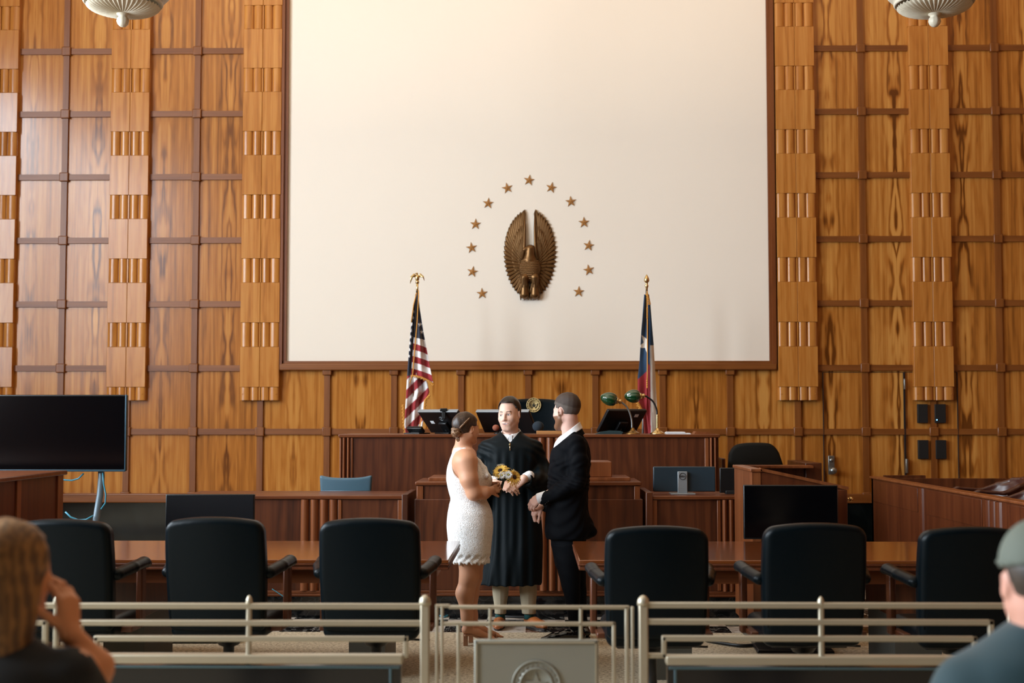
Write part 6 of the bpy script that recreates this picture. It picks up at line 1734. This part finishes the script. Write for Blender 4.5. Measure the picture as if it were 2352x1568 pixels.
# jacket
S = newS((xg - .33, Yg - .32, PZ(1246, Yg)), (xg + .27, Yg + .30, PZ(968, Yg)), .0055)
jr = rings([(1237, 1254, 1352, .155, 0), (1215, 1251, 1358, .165, 0), (1180, 1254, 1352, .165, 0), (1140, 1258, 1350, .160, 0), (1100, 1258, 1354, .165, 0), (1060, 1262, 1357, .175, 0), (1030, 1268, 1354, .175, 0), (1012, 1277, 1347, .150, 0), (1000, 1286, 1340, .115, .0), (990, 1296, 1334, .088, 0), (982, 1304, 1330, .075, 0)], Yg)
S.loft(jr, k=.02, e=2.25, fold=lambda th, z: 1 + .010 * np.sin(4 * th + 14 * z), rnd_=.01)
S.cone(G(1345, 1205, -.02), G(1362, 1222, -.04), .05, .030, .05)      # vent flap flaring behind
for dy, e_, cf in ((-.175, G(1326, 1104, -.19), G(1248, 1146, -.115)), (.17, G(1322, 1102, .19), G(1252, 1160, .06))):
    S.chain([G(1322, 1020, dy * .9), G(1328, 1060, dy * 1.03), e_], [.072, .068, .062], .03)
    S.chain([e_, (e_ + cf) / 2 + V3(0, 0, -.008), cf], [.062, .055, .046], .025)
S.cone(G(1248, 1146, -.115), G(1232, 1152, -.10), .038, .040, .003, op='s')
S.disp(lambda X, Y, Z: .0030 * np.sin(70 * (X - xg) + 40 * (Z - 1.2) + 9 * np.sin(22 * Z)) * np.exp(-((Z - 1.17) / .13) ** 2) + .0022 * np.sin(45 * X - 60 * Z + 4 * np.sin(30 * Y)), (xg - .32, Yg - .31, .70), (xg + .26, Yg + .29, 1.45))
# open front and neck
def gneck(X, Y, Z):
    c = G(1312, 1000, .0); return np.maximum(np.sqrt((X - c[0]) ** 2 + (Y - c[1]) ** 2) - .060 - .0 * Z, PZ(1012, Yg) - Z)
S.custom(gneck, G(1290, 1020, -.1), G(1340, 960, .1), op='s', k=.004)
S.custom(lambda X, Y, Z: (PZ(999, Yg) + (X - PX(1306, Yg)) * .82 - Z) * .75, G(1262, 1030, -.2), G(1350, 955, .2), op='s', k=.004)
def gfront(X, Y, Z):
    # V opening on the chest side (toward the judge)
    a = PZ(1050, Yg); w = np.clip(Z - a, 0, .3) * .42
    yc = Yg + .04; x1 = PX(1296, Yg); return np.maximum(np.maximum(np.abs(Y - yc + .0) - w, X - x1), a - Z)
S.custom(gfront, (xg - .3, Yg - .2, PZ(1052, Yg)), (xg, Yg + .25, PZ(970, Yg)), op='s', k=.006)
jk = S.mesh('jacket', 'suit', groom, smooth=2)
b = MB()
for i in range(3): b.ball(G(1253 + i * 3.4, 1157 - i * 3, -.165), .005, 8)
b.obj('sleeve_buttons', 'black_shoe', jk)
# lapel / collar of the jacket
S = newS(G(1290, 1030, -.2), G(1350, 960, .2), .0045)
cN = G(1312, 998, 0)
def gcol(X, Y, Z):
    r = np.sqrt((X - cN[0]) ** 2 + ((Y - cN[1]) * .95) ** 2); zt2 = PZ(979, Yg) + (X - cN[0]) * .55; 
    return np.maximum(np.abs(r - (.078 + (zt2 - Z) * .30)) - .006, np.maximum(Z - zt2, zt2 - .065 - Z))
# shirt
S2 = newS((cN[0] - .17, Yg - .17, PZ(1052, Yg)), (cN[0] + .14, Yg + .17, PZ(968, Yg)), .0038)
def shc(X, Y, Z):
    r = np.sqrt((X - cN[0]) ** 2 + (Y - cN[1]) ** 2); zt2 = PZ(980, Yg) + (X - cN[0] - .05) * .8
    return np.maximum(np.abs(r - .0705 - (zt2 - Z) * .10) - .004, np.maximum(Z - zt2, PZ(1030, Yg) - Z))
S2.custom(shc, (cN[0] - .14, Yg - .12, PZ(1040, Yg)), (cN[0] + .09, Yg + .12, PZ(968, Yg)))
S2.custom(lambda X, Y, Z: np.maximum(np.maximum(X - cN[0] + .01, np.abs(Y - Yg - .05) - .014), PZ(1060, Yg) - Z), (cN[0] - .15, Yg - .1, PZ(1050, Yg)), (cN[0], Yg + .15, PZ(968, Yg)), op='s')
# standing collar point falling forward over the lapel
S2.loft([(PZ(1050, Yg), xg - .005, Yg, .115, .14), (1.42, xg + .002, Yg, .102, .118), (1.455, xg + .01, Yg, .088, .092), (1.475, xg + .014, Yg, .074, .076)], k=.004)
S2.mesh('shirt', 'shirt', groom, smooth=1)
collar('collar', 'shirt', groom, (PX(1307, Yg), Yg), .074, PZ(987, Yg), .0, .046, tilt=(.80, 0), front=PI, gap=.04, flare=.020, point=.030)
collar('jacket_collar', 'suit', jk, (PX(1306, Yg), Yg), .084, PZ(1000, Yg), .0, .055, tilt=(.82, 0), front=PI, gap=.55, flare=.028, point=.0)
c_ = G(1243, 1143, -.115); d_ = V3(.85, -.05, .25); d_ /= np.linalg.norm(d_)
S = newS(c_ - .07, c_ + .07, .0035); S.cone(c_ - d_ * .012, c_ + d_ * .04, .040, .041, 0); S.cone(c_ - d_ * .03, c_ + d_ * .01, .033, .033, 0, op='s'); S.mesh('shirt_cuff', 'shirt', groom, smooth=1)
# trousers
S = newS((xg - .26, Yg - .22, .02), (xg + .24, Yg + .26, PZ(1225, Yg)), .0058)
S.loft(rings([(1300, 1275, 1346, .10, 0), (1260, 1268, 1347, .13, 0), (1225, 1262, 1346, .14, 0)], Yg), k=.02)
fl_ = rings([(1446, 1309, 1338, .048, -.07), (1400, 1302, 1333, .052, -.07), (1350, 1291, 1333, .062, -.07), (1300, 1278, 1334, .078, -.06), (1250, 1267, 1335, .085, -.05)], Yg)
bl_ = rings([(1448, 1322, 1350, .048, .10), (1400, 1318, 1348, .052, .10), (1350, 1308, 1347, .062, .10), (1300, 1296, 1346, .078, .09), (1250, 1285, 1347, .085, .08)], Yg)
wr_ = lambda th, z: 1 + .02 * np.sin(3 * th + 26 * z) + .015 * np.sin(60 * z + th)
S.loft(fl_, k=.02, fold=wr_); S.loft(bl_, k=.02, fold=wr_)
S.mesh('trousers', 'suit', groom, smooth=2)
for (ax_, dy, d_) in ((1322, -.07, V3(-.93, -.12, 0)), (1337, .10, V3(-.6, .75, 0))):
    d_ = d_ / np.linalg.norm(d_); hx = V3(PX(ax_, Yg + dy), Yg + dy, 0) - d_ * .03; sd = V3(-d_[1], d_[0], 0)
    S = newS(hx - V3(.32, .32, 0), hx + V3(.32, .32, .16), .005)
    S.chain([hx + V3(0, 0, .045), hx + d_ * .10 + V3(0, 0, .055), hx + d_ * .19 + V3(0, 0, .035), hx + d_ * .27 + V3(0, 0, .024)], [.040, .042, .038, .020], .03, flat=((0, 0, 1), .85))
    S.cone(hx + d_ * .03 + V3(0, 0, .05), hx + d_ * .03 + V3(0, 0, .11), .042, .042, .02)
    S.custom(lambda X, Y, Z: Z - .012, hx - .33, hx + V3(.33, .33, .02), op='s')
    sh = S.mesh('shoe', 'black_shoe', groom, smooth=1)
    b = MB(); out = []
    for i in range(24):
        a2 = 2 * PI * i / 24; u = math.cos(a2); v = math.sin(a2); q = hx + d_ * (.12 + .165 * u) + sd * (.042 * v * (1 - .25 * u)); out.append((q[0], q[1]))
    b.prism(out, lambda p, q: (p[0], p[1], .001 + q * .014)); b.obj('sole', 'black_shoe', sh)

# ---------------------------------------------------------------- spectators near the camera
Yw = 3.3
def W_(px_, py_, dy=0): return V3(*q3(px_, py_, Yw + dy))
wom = thing('person', 'seated person with long blond hair and black top, hand raised to face', 'person', (PX(60, Yw), Yw, 0))
HW = Head(W_(28, 1318, .02), -math.radians(28), 0, 0, .95)
cx = HW.C[0] - .02
S = newS((cx - .36, Yw - .3, -.0), (cx + .34, Yw + .68, 1.42), .014, (((cx - .1, cx + .26, .005),), ((Yw - .12, Yw + .16, .006),), ((1.0, 1.40, .005),)))
head(S, HW)
S.cone(HW.w(0, -.02, -.05), (cx, Yw, 1.05), .05, .06, .03, 1)
S.loft([(.42, cx, Yw, .18, .14), (.7, cx, Yw, .17, .12), (.95, cx, Yw, .18, .11), (1.06, cx, Yw, .10, .07)], k=.04, c=1)
wv = W_(160, 1455, .05)
S.chain([(cx + .18, Yw, 1.0), W_(205, 1560, .10), W_(222, 1532, .10), wv], [.05, .045, .040, .027], .02, c=1)
hand(S, wv, (-.12, .1, .95), (.9, -.3, .1), -1, 1.0, (.55, .5, .5, .5), .6, spread=.03)
S.chain([(cx - .18, Yw, 1.0), (cx - .24, Yw + .1, .75), (cx - .12, Yw + .34, .62)], [.05, .045, .035], .02, c=1)
hand(S, (cx - .12, Yw + .34, .60), (.5, .8, -.1), (0, 0, 1), 1, .95, (.2, .2, .2, .2), .5)
for sx in (-1, 1): S.chain([(cx + sx * .09, Yw, .50), (cx + sx * .10, Yw + .46, .50), (cx + sx * .10, Yw + .46, .08), (cx + sx * .10, Yw + .58, .04)], [.09, .065, .045, .035], .03, c=1)
S.mesh('body', 'skin', wom, pal=[srgb(206, 140, 100)] * 2 + [srgb(180, 100, 90), srgb(235, 230, 225), srgb(60, 50, 40), srgb(120, 84, 50)], smooth=2)
S = newS(HW.C - V3(.22, .22, .36), HW.C + V3(.2, .2, .18), .006)
def hw(X, Y, Z):
    x, y, z = HW.loc(X, Y, Z)
    cap = (np.sqrt((x / .094) ** 2 + ((y + .022) / .118) ** 2 + ((z - .038) / .108) ** 2) - 1) * .095
    u = np.clip((.04 - z) / .30, 0, 1); rx = .092 + .012 * np.sin(u * 3) - .02 * u; ry = .105 - .03 * u
    fallx = (np.sqrt((x / rx) ** 2 + ((y + .03 + .02 * u) / ry) ** 2) - 1) * .08; fallx = np.maximum(fallx, np.maximum(z - .05, -.27 + .03 * np.sin(40 * x) - z))
    d = np.minimum(cap, fallx) + .002 * np.sin(70 * x + 6 * z) + .001 * np.sin(160 * y)
    face = np.maximum(.052 - y, np.maximum(np.abs(x) - .062, z - .085)); return np.maximum(d, -face) * .8
S.custom(hw, HW.C - V3(.21, .21, .35), HW.C + V3(.19, .19, .17))
def streak(X, Y, Z): x, y, z = HW.loc(X, Y, Z); return (np.sin(x * 260 + 2 + 6 * z) > -.4) & (x < .02) & (z < -.01 - x)
def streak2(X, Y, Z): x, y, z = HW.loc(X, Y, Z); return np.sin(x * 310 + y * 160 + 3 * np.sin(z * 14) + 2 * np.sin(x * 90)) > .1
S.paint(streak2, HW.C - .36, HW.C + .2, 2); S.paint(streak, HW.C - .36, HW.C + .2, 1)
M['hair_w'] = vcol('blond_hair', .5, bump=.4, bscale=80)
S.mesh('hair', 'hair_w', wom, pal=[srgb(84, 56, 30), srgb(176, 168, 158), srgb(146, 104, 58)], smooth=2)
S = newS((cx - .34, Yw - .26, .40), (cx + .30, Yw + .26, 1.12), .009)
S.loft([(.42, cx, Yw, .21, .17), (.7, cx, Yw, .19, .15), (.92, cx, Yw, .215, .14), (1.0, cx, Yw, .19, .12), (1.05, cx, Yw, .12, .09), (1.075, cx, Yw, .075, .07)], k=.03)
S.chain([(cx + .17, Yw, .985), W_(195, 1590, .08)], [.068, .060], .03); S.chain([(cx - .17, Yw, .985), (cx - .24, Yw + .08, .80)], [.068, .060], .03)
S.mesh('top', mat('black_top', srgb(12, 12, 14), .8), wom, smooth=2)
S = newS((cx - .24, Yw - .2, .02), (cx + .24, Yw + .66, .66), .012)
for sx in (-1, 1): S.chain([(cx + sx * .09, Yw, .50), (cx + sx * .10, Yw + .47, .50), (cx + sx * .10, Yw + .47, .10)], [.11, .08, .06], .03)
S.mesh('trousers', mat('dark_trousers', srgb(20, 22, 30), .8), wom, smooth=2)

Ym = 3.1
def N_(px_, py_, dy=0): return V3(*q3(px_, py_, Ym + dy))
man = thing('person', 'seated person in a grey cap and dark teal shirt cut by the right edge', 'person', (PX(2395, Ym), Ym, 0))
HM = Head(N_(2391, 1346, .0), math.radians(-6), math.radians(-2), 0, 1.0)
cx = HM.C[0] + .01
S = newS((cx - .40, Ym - .32, 0), (cx + .38, Ym + .70, 1.42), .014, (((cx - .22, cx + .1, .006),), ((Ym - .14, Ym + .14, .007),), ((1.05, 1.40, .006),)))
head(S, HM)
S.cone(HM.w(0, -.025, -.05), (cx, Ym, 1.05), .060, .07, .03, 1)
S.loft([(.42, cx, Ym, .18, .14), (.7, cx, Ym, .17, .12), (.95, cx, Ym, .20, .12), (1.07, cx, Ym, .10, .07)], k=.04, c=1)
for sx in (-1, 1):
    S.chain([(cx + sx * .17, Ym, .98), (cx + sx * .265, Ym + .055, .73), (cx + sx * .14, Ym + .34, .62)], [.045, .042, .032], .02, c=1)
    hand(S, (cx + sx * .14, Ym + .34, .62), (-sx * .3, .9, -.1), (0, 0, 1), -sx, 1, (.25, .25, .25, .25), .5)
    S.chain([(cx + sx * .10, Ym, .50), (cx + sx * .12, Ym + .48, .51), (cx + sx * .12, Ym + .48, .08), (cx + sx * .12, Ym + .60, .04)], [.10, .07, .05, .04], .03, c=1)
S.mesh('body', 'skin', man, pal=[srgb(206, 150, 130)] * 2 + [srgb(180, 110, 100), srgb(235, 230, 225), srgb(50, 40, 30), srgb(60, 44, 34)], smooth=2)
S = newS(HM.C - .22, HM.C + .24, .006)
def cap(X, Y, Z):
    x, y, z = HM.loc(X, Y, Z)
    d = (np.sqrt((x / .092) ** 2 + ((y + .014) / .115) ** 2 + ((z - .05) / .104) ** 2) - 1) * .095
    d = np.maximum(d, .040 - z - .12 * y)
    brim = np.maximum(np.sqrt((x / .078) ** 2 + ((y - .085) / .085) ** 2) * .08 - .08, np.maximum(np.abs(z - .048 + .25 * (y - .1)) - .004, .06 - y))
    return np.minimum(d, brim) * .8
S.custom(cap, HM.C - .2, HM.C + .22)
S.mesh('cap', mat('grey_cap', srgb(92, 98, 88), .8, bump=.2, bscale=60), man, smooth=2)
S = newS(HM.C - .18, HM.C + .18, .006)
def hm(X, Y, Z):
    x, y, z = HM.loc(X, Y, Z); d = (np.sqrt((x / .082) ** 2 + ((y + .016) / .104) ** 2 + ((z - .042) / .094) ** 2) - 1) * .085
    ear = np.sqrt(((y + .006) / .026) ** 2 + ((z - .002) / .034) ** 2) - 1; d = np.maximum(d, -np.maximum(ear * .027, .064 - np.abs(x)))
    return np.maximum(np.maximum(d, y - .012), np.maximum(-z - .05, z - .06)) * .8
S.custom(hm, HM.C - .17, HM.C + .17); S.mesh('hair', hairmat('dark_hair', srgb(40, 34, 30), srgb(80, 66, 56)), man, smooth=2)
S = newS((cx - .42, Ym - .28, .40), (cx + .40, Ym + .28, 1.16), .009)
S.loft([(.42, cx, Ym, .22, .17), (.7, cx, Ym, .21, .155), (.96, cx, Ym, .25, .155), (1.06, cx, Ym, .20, .14), (1.11, cx, Ym, .13, .105), (1.145, cx, Ym, .082, .08)], k=.03)
for sx in (-1, 1): S.chain([(cx + sx * .18, Ym, .995), (cx + sx * .27, Ym + .05, .74)], [.076, .065], .03)
S.mesh('shirt', mat('teal_shirt', srgb(8, 46, 54), .8, sheen=.2), man, smooth=2)
S = newS((cx - .26, Ym - .2, .02), (cx + .26, Ym + .66, .66), .012)
for sx in (-1, 1): S.chain([(cx + sx * .10, Ym, .50), (cx + sx * .12, Ym + .48, .51), (cx + sx * .12, Ym + .48, .10)], [.12, .09, .065], .03)
S.mesh('trousers', mat('dark_trousers', srgb(24, 26, 34), .8), man, smooth=2)
# ================================================================ render look
sc = scene
sc.view_settings.view_transform = 'Standard'; sc.view_settings.look = 'None'
sc.view_settings.exposure = EXPO; sc.view_settings.gamma = 1; sc.view_settings.use_curve_mapping = False
sc.cycles.max_bounces = 7; sc.cycles.diffuse_bounces = 4; sc.cycles.glossy_bounces = 3; sc.cycles.transmission_bounces = 4
sc.cycles.use_denoising = True; sc.cycles.use_adaptive_sampling = True; sc.cycles.adaptive_threshold = .02
sc.cycles.caustics_reflective = False; sc.cycles.caustics_refractive = False
sc.cycles.sample_clamp_indirect = 6
